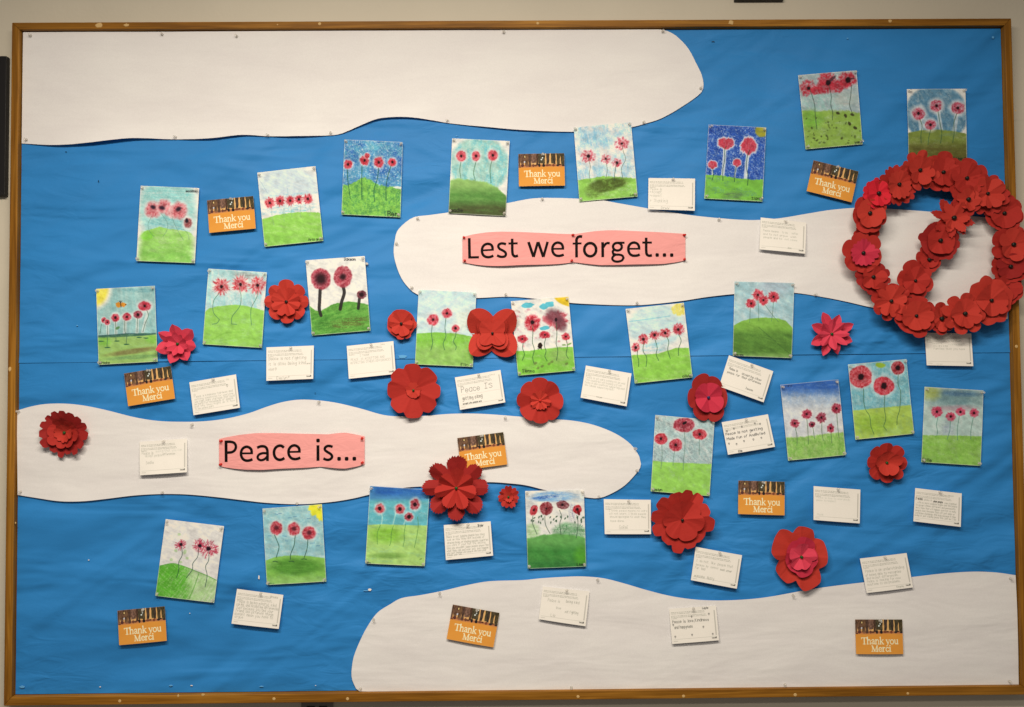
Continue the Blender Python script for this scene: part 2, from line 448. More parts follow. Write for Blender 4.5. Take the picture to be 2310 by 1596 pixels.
B_top = [(891, 541), (896, 522), (915, 502), (935, 490), (966, 486), (1010, 480), (1080, 470), (1142, 459), (1203, 448), (1254, 447), (1308, 449), (1355, 452), (1389, 458), (1457, 470), (1491, 476), (1559, 486), (1627, 493), (1695, 497), (1757, 493), (1824, 482), (1875, 474), (1942, 469), (2010, 472), (2109, 479), (2190, 488), (2266, 494)]
B_bot = [(2273, 720), (2190, 722), (2080, 712), (1970, 695), (1908, 681), (1858, 671), (1790, 661), (1720, 660), (1656, 664), (1593, 671), (1542, 679), (1491, 685), (1440, 689), (1389, 689), (1339, 687), (1288, 684), (1220, 676), (1152, 670), (1074, 673), (1000, 674), (942, 665), (922, 650), (905, 627), (893, 596), (888, 569)]
C_top = [(38, 927), (68, 918), (102, 912), (146, 911), (187, 915), (237, 925), (305, 942), (356, 950), (407, 952), (458, 951), (509, 945), (560, 933), (605, 917), (640, 907), (678, 902), (722, 904), (763, 910), (813, 922), (874, 938), (949, 939), (1017, 934), (1085, 934), (1181, 941), (1220, 945), (1288, 949), (1339, 959), (1389, 979), (1423, 1003), (1442, 1030), (1446, 1047)]
C_bot = [(1444, 1056), (1433, 1071), (1410, 1095), (1383, 1112), (1352, 1124), (1318, 1122), (1275, 1116), (1230, 1106), (1186, 1095), (1152, 1091), (1105, 1088), (1040, 1090), (966, 1097), (918, 1100), (875, 1107), (834, 1116), (796, 1125), (746, 1133), (678, 1138), (605, 1135), (543, 1128), (492, 1122), (424, 1116), (366, 1115), (305, 1118), (237, 1126), (187, 1131), (136, 1131), (85, 1124), (40, 1117)]
D_out = [(811, 1560), (798, 1543), (793, 1526), (794, 1505), (798, 1482), (810, 1451), (827, 1417), (851, 1383), (881, 1363), (905, 1350), (949, 1343), (1000, 1333), (1051, 1321), (1102, 1312), (1181, 1309), (1220, 1305), (1288, 1301), (1321, 1301), (1362, 1305), (1406, 1316), (1457, 1331), (1508, 1344), (1559, 1352), (1610, 1355), (1661, 1354), (1711, 1350), (1746, 1345), (1790, 1337), (1841, 1328), (1908, 1319), (1985, 1310), (2058, 1302), (2129, 1294), (2197, 1290), (2248, 1292), (2291, 1298), (2295, 1394), (2298, 1545), (1900, 1550), (1289, 1556)]
def cloud_depth(s, lift):
    def f(x, y):
        return 0.0052 + 0.0022 * (fbm(x / 170, y / 110, 40 + s) - .5) * 2 * 0.6 + (lift(x, y) if lift else 0)
    return f
GC = 'white paper clouds on the blue backing'
cA = cdt_sheet('paper_cloud', A_out, 11, cloud_depth(1, edge_lift([60, 397, 604, 746, 1010, 1290], A_bot, [0.016, 0.009, 0.008, 0.010, 0.006])), M_CLOUD)
tag(cA, 'biggest empty white paper cloud, filling the upper corner under the top frame rail', 'paper cloud', GC)
cB = cdt_sheet('paper_cloud', B_top + B_bot, 11, cloud_depth(2, edge_lift([888, 1140, 1437, 1838, 2270], B_bot, [0.002, 0.003, 0.003, 0.003])), M_CLOUD)
tag(cB, 'long white paper cloud behind the pink Lest we forget banner and the wreath', 'paper cloud', GC)
cC = cdt_sheet('paper_cloud', C_top + C_bot, 11, cloud_depth(3, edge_lift([40, 366, 670, 1000, 1350], C_bot, [0.004, 0.003, 0.002, 0.003])), M_CLOUD)
tag(cC, 'white paper cloud behind the pink Peace is banner', 'paper cloud', GC)
cD = cdt_sheet('paper_cloud', D_out, 11, cloud_depth(4, None), M_CLOUD)
tag(cD, 'white paper cloud along the bottom frame rail, with one postcard pinned in its middle', 'paper cloud', GC)

# ---------------------------------------------------------------- one-stroke writing
F1 = {
 'a': '36160503122233 3632', 'b': '0802 0416263533221203', 'c': '3526160503122233', 'd': '3832 3526160503122233', 'e': '04343526160503122233',
 'f': '38281702 0626', 'g': '3526160504132334 3631201001', 'h': '0802 0416263532', 'i': '1612 1817', 'j': '26211000 2827', 'k': '0802 360432', 'l': '1812',
 'm': '0602 05162522 25364542', 'n': '0602 0416263532', 'o': '160503122233352616', 'p': '0600 0516263533221203', 'q': '3630 3526160503122233',
 'r': '0602 04162635', 's': '35261605142433221203', 't': '18132232 0636', 'u': '0603122233 3632', 'v': '061226', 'w': '0612243246', 'x': '0632 3602',
 'y': '0613 361000', 'z': '06360232',
 'A': '022842 1434', 'B': '02082837362505 2534332202', 'C': '3728180703122233', 'D': '02082836342202', 'E': '38080232 0525', 'F': '380802 0525',
 'G': '37281807031222333525', 'H': '0802 3832 0535', 'I': '1812 0828 0222', 'J': '0838 28231203', 'K': '0802 380532', 'L': '080232', 'M': '0208244842',
 'N': '02083238', 'O': '180703122233372818', 'P': '02082837362505', 'R': '02082837362505 1532', 'S': '3728180716253433221203', 'T': '0848 2822',
 'U': '080312223338', 'V': '082248', 'W': '0812253248', 'Y': '0825 482522', 'Z': '08380232',
 '2': '07182837360232', '0': '180703122233372818', '3': '07182837263533221203', ',': '1211', '.': '1312', "'": '1817', '+': '0545 2723', '*': '220507182638474522'}
def strokes(text, x, y, h, slant=0.0, jit=0.0, seed=0):
    """polylines of the text; x, y = start of the baseline (y downward), h = capital height."""
    rnd = random.Random(seed * 7 + len(text)); out = []; s = h / 6.0; cx = x
    for ch in text:
        if ch == ' ': cx += 3.2 * s; continue
        gl = F1.get(ch)
        if gl is None: cx += 3 * s; continue
        jx = rnd.uniform(-jit, jit) * s; jy = rnd.uniform(-jit, jit) * s; js = 1 + rnd.uniform(-jit, jit) * 0.4
        mxx = 0
        for st in gl.split(' '):
            pts = []
            for k in range(0, len(st) - 1, 2):
                a, b_ = int(st[k]), int(st[k + 1]) - 2
                mxx = max(mxx, a)
                px = cx + jx + (a * js + b_ * slant) * s; py = y + jy - b_ * js * s
                pts.append((px + rnd.uniform(-1, 1) * jit * s * .5, py + rnd.uniform(-1, 1) * jit * s * .5))
            if len(pts) == 1: pts.append((pts[0][0] + .1, pts[0][1]))
            out.append(pts)
        cx += (mxx + 1.5) * s
    return out
# ---------------------------------------------------------------- a surface one can draw on
class Canvas:
    def __init__(s, corners, nx, ny, seed=0, base=(226, 221, 210)):
        TL, TR, BR, BL = [np.array(c, float) for c in corners]
        u = np.linspace(0, 1, nx)[None, :, None]; v = np.linspace(0, 1, ny)[:, None, None]
        s.XY = (TL * (1 - u) + TR * u) * (1 - v) + (BL * (1 - u) + BR * u) * v
        s.X = s.XY[..., 0]; s.Y = s.XY[..., 1]; s.u = u[..., 0] + 0 * s.X; s.v = v[..., 0] + 0 * s.X
        s.seed = seed; s.nx = nx; s.ny = ny
        s.px = np.linalg.norm(TR - TL) / nx
        s.C = np.zeros((ny, nx, 3)) + np.array(base, float)
        s.C *= (1 - 0.03 * (fbm(s.X / 40, s.Y / 40, seed) - .5))[..., None]
        s.inv = np.linalg.inv(np.array([[(TR - TL)[0], (BL - TL)[0]], [(TR - TL)[1], (BL - TL)[1]]])); s.TL = TL
    def mix(s, a, c):
        a = np.clip(a, 0, 1)[..., None]; s.C = s.C * (1 - a) + np.array(c, float) * a
    def n(s, fx, fy, k=0, ang=0, oct=3):
        c_, s_ = math.cos(R(ang)), math.sin(R(ang))
        return fbm((s.X * c_ + s.Y * s_) / fx, (-s.X * s_ + s.Y * c_) / fy, s.seed * 31 + k, oct)
    def chalk(s, mask, c, cover=0.8, grain=0.5, ang=0, fx=60, fy=6, k=1, fine=1.0):
        """dry pastel: streaky coverage and paper grain"""
        n1 = s.n(fx, fy, k, ang); n2 = s.n(5, 5, k + 5, 0, 2)
        a = cover + grain * 1.6 * (n1 - .5) + grain * fine * (n2 - .5)
        s.mix(mask * np.clip(a, 0, 1), c)
    def below(s, pts, soft=5, rag=6, k=2):
        xs_ = [p[0] for p in pts]; ys_ = [p[1] for p in pts]
        yy = np.interp(s.X, xs_, ys_) + rag * (s.n(14, 14, k) - .5) * 2
        return np.clip((s.Y - yy) / soft + .5, 0, 1)
    def ell(s, cx, cy, rx, ry=None, ang=0, rag=0.0, soft=0.18, k=3, lob=5.0):
        ry = rx if ry is None else ry
        c_, s_ = math.cos(R(ang)), math.sin(R(ang))
        dx = s.X - cx; dy = s.Y - cy
        a = (dx * c_ + dy * s_) / rx; b_ = (-dx * s_ + dy * c_) / ry
        r = np.hypot(a, b_); th = np.arctan2(b_, a)
        rr = 1 + rag * 2 * (fbm(np.cos(th) * lob * .42 + cx * .37, np.sin(th) * lob * .42 + cy * .21, s.seed + k, 3) - .5)
        return np.clip((rr - r) / soft + .5, 0, 1)
    def line(s, pts, wd, c, a=1.0, curve=True):
        pts = np.array(pts, float)
        if curve and len(pts) > 2: pts = np.vstack([smooth_poly(pts, 8, False), pts[-1:]])
        uv = (pts - s.TL) @ s.inv.T
        A = np.zeros_like(s.X); soft = s.px * 0.9
        for i in range(len(pts) - 1):
            p, q = pts[i], pts[i + 1]
            mg = (wd + 3 * s.px) / (s.px * s.nx)
            i0 = int(max(0, (min(uv[i][0], uv[i + 1][0]) - mg) * s.nx)); i1 = int(min(s.nx, (max(uv[i][0], uv[i + 1][0]) + mg) * s.nx + 2))
            mg2 = (wd + 3 * s.px) / (s.px * s.ny)
            j0 = int(max(0, (min(uv[i][1], uv[i + 1][1]) - mg2) * s.ny)); j1 = int(min(s.ny, (max(uv[i][1], uv[i + 1][1]) + mg2) * s.ny + 2))
            if i1 <= i0 or j1 <= j0: continue
            X = s.X[j0:j1, i0:i1]; Y = s.Y[j0:j1, i0:i1]; d = q - p; L2 = d @ d + 1e-9
            t = np.clip(((X - p[0]) * d[0] + (Y - p[1]) * d[1]) / L2, 0, 1)
            dist = np.hypot(X - p[0] - t * d[0], Y - p[1] - t * d[1])
            A[j0:j1, i0:i1] = np.maximum(A[j0:j1, i0:i1], np.clip((wd / 2 - dist) / soft + .5, 0, min(1, wd / soft * .9)))
        s.mix(A * a, c)
    def text(s, t, x, y, h, c=(25, 25, 30), wd=3.2, a=1.0, ang=0, slant=0.0, jit=0.25):
        if s.ny > s.nx: x -= h * .12 * len(t) * .3; h = h * 1.18
        ca, sa = math.cos(R(ang)), math.sin(R(ang))
        for pl in strokes(t, 0, 0, h, slant, jit, s.seed + int(x)):
            s.line([(x + px * ca - py * sa, y + px * sa + py * ca) for px, py in pl], wd * .72 if s.ny > s.nx else wd, c, a, False)
    def colours(s):
        C = s.C
        if s.ny > s.nx:                       # pastel rubbed into rough paper
            a = (s.n(34, 26, 71, 20) - .5) * .24 + (s.n(9, 9, 72, 0, 2) - .5) * .05 + (s.n(60, 8, 73, 25) - .5) * .10
            C = C * (1 + a)[..., None]
            L_ = C.mean(-1, keepdims=True); C = L_ + (C - L_) * .93
            gr = np.clip((C[..., 1:2] - np.maximum(C[..., :1], C[..., 2:])) / 40, 0, 1) * .07; L_ = C.mean(-1, keepdims=True); C = C * (1 - gr) + L_ * 1.06 * gr
            C = C * .97
        return alb(np.clip(C, 0, 250))

RED_ = (212, 52, 66); DKS = (52, 92, 60)
def poppy_d(c, x, y, r, colr=RED_, ry=None, dc=8, halo=1.35, rag=0.18, cover=0.85, ang=0, k=0, dark=(35, 12, 20), tex=0.45, lob=5.0, soft=0.28, hc=(228, 220, 212)):
    ry = r if ry is None else ry
    if halo: c.mix(c.ell(x, y, r * halo, ry * halo, ang, rag * .8, 0.45, k + 7, lob) * 0.7, hc)
    m_ = c.ell(x, y, r, ry, ang, rag, soft, k + 3, lob)
    n1 = c.n(9, 9, 50 + k); th = np.arctan2(c.Y - y, c.X - x)
    rays = fbm(th * 4.5, np.hypot(c.X - x, c.Y - y) / 40, c.seed + k, 2)
    c.mix(m_ * np.clip(cover + tex * (n1 - .5) * 2 + tex * .25 * (rays - .5), 0, 1), colr)
    c.mix(m_ * np.clip((n1 - .52) * 3, 0, .5), tuple(np.array(colr) * .72))
    c.mix(c.ell(x, y, r * .45, ry * .45, ang, rag, 0.7, k + 4) * .3, tuple(np.array(colr) * .6))
    if dc: c.mix(c.ell(x, y, dc, dc * 1.1, ang, .25, .4, k + 5), dark)
def stem(c, pts, wd=4.2, colr=DKS, a=.9): c.line(pts, wd, colr, a)

def sheet_from(name, corners_v, C, d0, mat, bend=0.0, lift_bottom=0.0, seed=0, corner_pins=True):
    """a paper sheet hung on the board. corners_v: TL, TR, BR, BL on the measured sheet."""
    TL, TR, BR, BL = [np.array(c, float) for c in corners_v]
    u = C.u[..., None]; v = C.v[..., None]
    VXY = (TL * (1 - u) + TR * u) * (1 - v) + (BL * (1 - u) + BR * u) * v
    base = P(VXY[..., 0], VXY[..., 1], d0)
    wv = (fbm(VXY[..., 0] / 60, VXY[..., 1] / 60, seed + 5, 2) - .5) * 0.0016
    # bulging between the pinned corners
    uu, v_ = C.u, C.v
    bul = bend * (np.sin(np.pi * uu) * (0.35 + .65 * np.abs(v_ - .5) * 2) * .6 + np.sin(np.pi * v_) * (np.abs(uu - .5) * 2) * .4)
    h = wv + bul + lift_bottom * v_ ** 1.4
    base[..., 1] -= np.maximum(h, -0.0012)
    c = base.reshape(-1, 3).mean(0); c[1] = 0
    me = grid_mesh(name, base - c, C.colours())
    return link(name, me, mat, None, Vector(c))

# ---------------------------------------------------------------- the children's drawings
OX = (0.0, 575.9, 1151.8, 1705.3); OY = (0.0, 518.3, 1054.5); SC = 0.33915
def tv(cx, cy, p): return (OX[cx] + p[0] * SC, OY[cy] + p[1] * SC)
NXD, NYD = 140, 182
PINS = []                                    # (vx, vy, depth, kind, label)
def drawing(cx, cy, corners, paint, label, nick, seed, bend=0.0015, pins=(1, 1, 1, 1)):
    c = Canvas(corners, NXD, NYD, seed)
    paint(c)
    # a thin bare paper edge
    e = np.minimum(np.minimum(c.u, 1 - c.u) * 1.0, np.minimum(c.v, 1 - c.v) * 1.3)
    c.mix(np.clip((0.012 - e) / 0.012, 0, 1) * 0.7, (232, 228, 216))
    cv = [tv(cx, cy, p) for p in corners]
    o = sheet_from('childs_drawing', cv, c, 0.0104, M_PAINT, bend, 0.0, seed)
    tag(o, label, 'drawing', 'poppy drawings pinned to the board')
    TL, TR, BR, BL = [np.array(p) for p in cv]
    ctr = (TL + TR + BR + BL) / 4
    for k, (q, nm) in enumerate(((TL, 'upper left'), (TR, 'upper right'), (BR, 'lower right'), (BL, 'lower left'))):
        if pins[k]:
            p = q + (ctr - q) / np.linalg.norm(ctr - q) * 6.5
            PINS.append((p[0], p[1], 0.0108, 'clear', 'clear pushpin in the %s corner of the drawing of %s' % (nm, nick)))
    return o

def d1(c):
    c.chalk(c.ell(1115, 1400, 185, 260, 0, .05, .25), (150, 205, 196), .85, .5, 2, 120, 9)
    c.chalk(c.ell(1115, 1290, 180, 60, 0, .05, .4), (120, 188, 184), .3, .8, 3, 120, 7)
    c.chalk(c.ell(1110, 1500, 130, 60, 0, .1, .4), (105, 178, 182), .3, .9, 15, 60, 7, 9)
    h = c.below([(905, 1600), (960, 1540), (1060, 1508), (1120, 1525), (1200, 1532), (1260, 1545), (1310, 1590)])
    c.mix(h, (214, 216, 196)); ins = h * np.clip(c.u * 9, 0, 1) * np.clip((1 - c.u) * 9, 0, 1)
    c.chalk(ins, (148, 208, 88), .9, .4, 0, 60, 16); c.chalk(ins * np.clip((c.Y - 1600) / 80, 0, 1), (126, 196, 74), .6, .7, 0, 60, 22, 8)
    c.chalk(c.ell(980, 1570, 45, 30, 0, .2, .6), (120, 210, 40), .6, .5)
    for x, y, r in ((1018, 1395, 50), (1090, 1372, 42), (1130, 1405, 32), (1150, 1420, 30), (1190, 1402, 52)):
        poppy_d(c, x, y, r, (222, 96, 104), dc=0, halo=1.2, soft=.5, cover=.75, k=int(x) % 9)
    for x, y, r, a in ((1018, 1380, 17, 20), (1078, 1385, 19, 15), (1188, 1393, 19, -35)):
        c.mix(c.ell(x, y, r, r * .7, a, .2, .8) * .95, (42, 26, 42))
    poppy_d(c, 1250, 1485, 27, (165, 78, 78), 34, dc=0, halo=1.4, soft=.4); c.mix(c.ell(1243, 1470, 10, 15, 0, .2, .7), (35, 26, 38))
    for s_ in ([(1010, 1440), (985, 1495), (998, 1545), (1025, 1575)], [(1070, 1420), (1112, 1480), (1112, 1530), (1085, 1575)], [(1145, 1440), (1160, 1490), (1220, 1600)], [(1220, 1525), (1252, 1560), (1258, 1600)]): stem(c, s_, 2.6, (90, 130, 110), .8)
    c.text('maddox', 1241, 1280, 13, wd=4)
def d2(c):
    c.chalk(c.ell(215, 1240, 200, 130, 0, 0, .3), (196, 212, 216), .8, .4, 20, 60, 8)
    for y in (1395, 1410, 1378, 1300): c.chalk(c.ell(220, y, 190, 9, -6, .1, .8), (130, 190, 200), .35, 1.4, 0, 30, 5, int(y))
    c.line([(25, 1195), (60, 1250), (80, 1285)], 3, (140, 165, 175), .6); c.line([(215, 1255), (218, 1290)], 4, (140, 180, 190), .6)
    h = c.below([(38, 1462), (150, 1430), (250, 1415), (340, 1412), (440, 1418)]); c.chalk(h, (142, 206, 74), 1.0, .35, 5, 60, 16)
    c.chalk(h * np.clip((c.Y - 1500) / 100, 0, 1), (128, 194, 66), .5, .6)
    for i, (x, y, r) in enumerate(((97, 1352, 33), (165, 1338, 31), (233, 1336, 31), (290, 1328, 28), (350, 1325, 31))): poppy_d(c, x, y, r, (214, 48, 62), dc=8, rag=.5, lob=26, k=i, halo=1.3, cover=.8)
    for s_ in ([(110, 1400), (113, 1450), (125, 1498)], [(190, 1385), (192, 1475)], [(235, 1375), (245, 1450)], [(300, 1370), (300, 1445)], [(360, 1370), (368, 1400), (362, 1440)]): stem(c, s_, 2.4, (130, 170, 130), .8)
    c.text('Aria grade', 358, 1603, 13, wd=3.4, ang=-3)
def d3(c):
    c.mix(np.ones_like(c.X), (80, 150, 186)); c.chalk(np.ones_like(c.X), (38, 92, 165), .35, 1.3, 60, 70, 60); c.chalk(c.ell(800, 1000, 230, 60, 0, 0, .5), (100, 180, 190), .3, .9, 0, 40, 30, 4)
    c.chalk(np.ones_like(c.X), (200, 216, 220), .02, 1.0, 0, 7, 7, 9, 1.3)
    h = c.below([(573, 1238), (640, 1228), (700, 1190), (740, 1185), (820, 1232), (900, 1245), (967, 1262)], 10, 14)
    c.mix(h, (124, 194, 66)); c.chalk(h, (70, 142, 70), .35, 1.1, 80, 20, 14, 7, 1.2); c.chalk(h, (160, 220, 90), .0, .9, 0, 9, 9, 11, 1.2)
    c.mix(c.ell(955, 1250, 35, 8, 8, .2, .4), (215, 222, 205))
    for i, (x, y, r) in enumerate(((617, 1095, 29), (727, 1070, 31), (745, 1037, 17), (822, 1082, 34), (912, 1080, 27))): poppy_d(c, x, y, r, (208, 42, 58), dc=8 if i != 2 else 0, rag=.22, k=i, halo=1.28)
    for s_ in ([(612, 1130), (616, 1200), (632, 1325)], [(710, 1105), (708, 1200), (710, 1328)], [(820, 1120), (812, 1190), (790, 1260), (793, 1342)], [(903, 1105), (880, 1180), (870, 1250), (870, 1337)]): stem(c, s_, 5, (28, 88, 60))
    c.text('Ben', 884, 1440, 28, wd=6)
def d4(c):
    m_ = c.ell(1490, 1100, 195, 190, 0, 0, .15); c.chalk(m_, (158, 200, 184), .9, .4, 90, 60, 12); c.chalk(m_, (104, 186, 192), .15, 1.2, 88, 70, 30, 6)
    h = c.below([(1285, 1202), (1340, 1190), (1450, 1200), (1540, 1215), (1610, 1250), (1690, 1330)], 14, 6)
    c.mix(h, (140, 184, 92)); c.chalk(h * np.clip((c.Y - 1235) / 60, 0, 1), (84, 140, 56), .9, .4, 5, 80, 14); c.chalk(h * np.clip((c.Y - 1330) / 60, 0, 1), (70, 74, 40), .85, .5, 5, 80, 14, 5)
    for i, (x, y, r, q) in enumerate(((1370, 1040, 33, 36), (1468, 1040, 27, 34), (1580, 1035, 33, 36))): poppy_d(c, x, y, r, (216, 66, 80), q, dc=8, rag=.12, k=i, halo=1.3)
    for s_ in ([(1368, 1080), (1360, 1130), (1368, 1188)], [(1468, 1078), (1452, 1150), (1463, 1202)], [(1572, 1075), (1562, 1130), (1568, 1218)]): stem(c, s_, 4, (60, 110, 70))
    c.text('sadie', 1307, 1412, 20, wd=4.5)
def d5(c):
    c.chalk(np.ones_like(c.X), (150, 196, 214), .25, 1.2, 80, 46, 22); 
    for x, y, rx, ry in ((560, 930, 120, 60), (580, 1130, 28, 45), (480, 1160, 40, 35), (760, 1100, 35, 60), (700, 1060, 40, 20)): c.chalk(c.ell(x, y, rx, ry, 0, .2, .7), (126, 186, 212), .45, .8, 80, 40, 9, int(x))
    h = c.below([(440, 1200), (540, 1187), (620, 1172), (700, 1178), (838, 1186)]); c.chalk(h, (140, 200, 72), 1., .5, 0, 40, 20)
    c.chalk(c.ell(640, 1232, 128, 42, -8, .3, .35), (78, 96, 34), .85, .5, 0, 20, 14); c.chalk(c.ell(560, 1265, 60, 50, 0, .3, .5), (86, 102, 44), .5, .6)
    for i, (x, y, r, q, d) in enumerate(((517, 1040, 46, 40, 11), (634, 1058, 32, 31, 7), (708, 1085, 31, 28, 9), (740, 957, 46, 40, 7))): poppy_d(c, x, y, r, (220, 82, 98), q, dc=d, rag=.4, lob=11, k=i, halo=1.4, cover=.6, tex=.9)
    for s_ in ([(517, 1055), (530, 1110), (523, 1160), (530, 1208)], [(634, 1080), (643, 1130), (633, 1192)], [(705, 1090), (694, 1145), (690, 1205)], [(742, 970), (750, 1010), (765, 1060), (738, 1120), (745, 1185)]): stem(c, s_, 4 if s_[0][0] == 705 else 2.8, (60, 80, 60))
    c.text('Layla', 799, 1306, 13, wd=4, ang=-4)
def d6(c):
    c.mix(np.ones_like(c.X), (44, 90, 178)); c.chalk(np.ones_like(c.X), (24, 60, 150), .3, 1.2, 60, 26, 12); c.chalk(np.ones_like(c.X), (170, 192, 216), .0, 1.1, 60, 9, 6, 9, 1.5)
    c.chalk(c.ell(1672, 872, 44, 44, 0, .15, .25), (164, 158, 42), .95, .3)
    c.line([(1330, 870), (1420, 920), (1500, 948)], 2, (30, 40, 90), .6)
    for s_ in ([(1424, 990), (1420, 1080), (1408, 1190)], [(1580, 1020), (1568, 1110), (1562, 1190)], [(1343, 1120), (1342, 1180)], [(1503, 1100), (1492, 1160), (1490, 1185)]): c.line(s_, 22 if s_[0][0] in (1424, 1580) else 10, (214, 218, 220), .85)
    h = c.below([(1290, 1165), (1400, 1168), (1500, 1185), (1600, 1196), (1690, 1196)]); c.chalk(h, (118, 190, 58), 1., .45, 0, 60, 22); c.chalk(c.ell(1480, 1300, 70, 25, 0, .3, .6), (90, 120, 80), .3, .8)
    for x, y, r, q in ((1433, 958, 52, 36), (1583, 972, 48, 56), (1343, 1098, 30, 26), (1505, 1085, 26, 26)):
        def tulip(k):
            return np.maximum(np.maximum(c.ell(x - r * .38, y - q * .15, r * .62 * k, q * .85 * k, 25, .22, .25, 3, 12), c.ell(x + r * .38, y - q * .15, r * .62 * k, q * .85 * k, -25, .22, .25, 4, 12)), c.ell(x, y + q * .45, r * .5 * k, q * .62 * k, 0, .15, .3, 5))
        c.mix(tulip(1.28) * .9, (224, 222, 224)); m_ = tulip(1.0); c.mix(m_ * np.clip(.9 + .6 * (c.n(6, 20, 9) - .5), 0, 1), (206, 58, 76)); c.mix(m_ * np.clip((c.n(9, 9, 5) - .5) * 3, 0, .5), (166, 40, 60))
    for s_ in ([(1433, 975), (1424, 1000), (1424, 1060), (1412, 1130), (1412, 1205)], [(1590, 1000), (1575, 1040), (1568, 1110), (1580, 1180), (1575, 1235)], [(1343, 1120), (1348, 1170), (1340, 1200)], [(1503, 1105), (1490, 1165), (1488, 1210)]): stem(c, s_, 4.5, (36, 78, 50))
    c.text('Sianna', 1609, 1331, 16, wd=4)
def d7(c):
    c.chalk(np.ones_like(c.X), (158, 176, 176), .9, .7, 30, 30, 12); c.chalk(c.ell(470, 680, 190, 60, -5, .2, .5), (146, 190, 178), .4, .9, 80, 30, 9)
    c.chalk(c.ell(590, 660, 80, 45, 0, .2, .6), (176, 178, 168), .6, .7)
    for i, (x, y, r, q) in enumerate(((345, 585, 50, 50), (400, 605, 50, 26), (470, 530, 52, 48), (470, 580, 66, 42), (540, 575, 45, 40), (610, 530, 58, 46), (590, 560, 40, 30))): poppy_d(c, x, y, r, (200, 46, 62), q, dc=0, rag=.3, lob=8, k=i, halo=0, cover=.8, tex=.9, soft=.4)
    c.mix(c.ell(350, 590, 11, 12, 0, .3, .4), (25, 12, 20)); c.mix(c.ell(480, 553, 17, 17, 0, .2, .5), (28, 12, 18)); c.mix(c.ell(505, 528, 34, 10, -42, .2, .6) * .7, (50, 30, 40)); c.mix(c.ell(612, 535, 16, 20, 0, .3, .5), (28, 12, 18)); c.mix(c.ell(640, 525, 22, 5, -10, .2, .6) * .7, (50, 20, 25))
    h = c.below([(305, 735), (400, 742), (500, 735), (600, 738), (700, 755)], 10, 8); c.chalk(h, (140, 176, 66), 1., .5, 0, 40, 20); c.chalk(c.ell(370, 800, 70, 60, 0, .2, .8), (112, 180, 50), .6, .5)
    rnd = random.Random(5)
    for k in range(46):
        u_, v_ = rnd.random(), rnd.random() ** .8
        x = 330 + 360 * u_ + 20 * v_; y = 775 + 185 * v_
        c.mix(c.ell(x, y, rnd.uniform(3, 11), rnd.uniform(3, 7), rnd.uniform(0, 180), .3, .6) * rnd.uniform(.35, .8), (66, 76, 34))
    for x, y, a in ((545, 755, 20), (595, 772, 70), (622, 825, 60), (660, 853, 30), (640, 765, 20)): c.mix(c.ell(x, y, 14, 9, a, .2, .5) * .85, (50, 46, 26))
    for s_ in ([(360, 600), (380, 660), (390, 700), (395, 780), (405, 860)], [(485, 575), (500, 640), (498, 700), (510, 750), (508, 800)], [(635, 570), (630, 640), (622, 700), (640, 755)]): stem(c, s_, 4, (52, 70, 56))
    c.text('yara', 660, 956, 14, wd=4, ang=-4)
def d8(c):
    m_ = c.ell(1200, 760, 210, 190, 0, 0, .1); c.chalk(m_, (92, 138, 162), .95, .5, 60, 40, 14); c.chalk(m_, (60, 108, 140), .1, 1.0, 70, 30, 12, 6)
    for s_ in ([(1090, 800), (1100, 880)], [(1212, 740), (1232, 880)], [(1335, 760), (1318, 880)]): c.line(s_, 26, (200, 206, 206), .7)
    h = c.below([(1010, 885), (1100, 868), (1200, 864), (1300, 872), (1405, 892)], 8, 3); c.chalk(h, (122, 138, 56), 1., .4, 0, 60, 18); c.chalk(h * np.clip((c.Y - 930) / 60, 0, 1), (96, 92, 40), .85, .5, 0, 60, 14, 6)
    for i, (x, y, r, q) in enumerate(((1080, 757, 41, 40), (1200, 706, 40, 38), (1343, 720, 43, 38), (1160, 832, 36, 32))): poppy_d(c, x, y, r, (196, 62, 84), q, dc=9, rag=.15, k=i, halo=1.42, cover=.75, tex=.8)
    for s_ in ([(1092, 798), (1104, 840), (1096, 900), (1098, 950)], [(1210, 745), (1225, 830), (1235, 890), (1226, 955)], [(1335, 758), (1316, 820), (1318, 880), (1308, 950)], [(1160, 868), (1148, 920), (1144, 965)]): stem(c, s_, 4.5, (60, 96, 60))
    c.text('Atlas 2023', 1316, 1066, 16, wd=4)
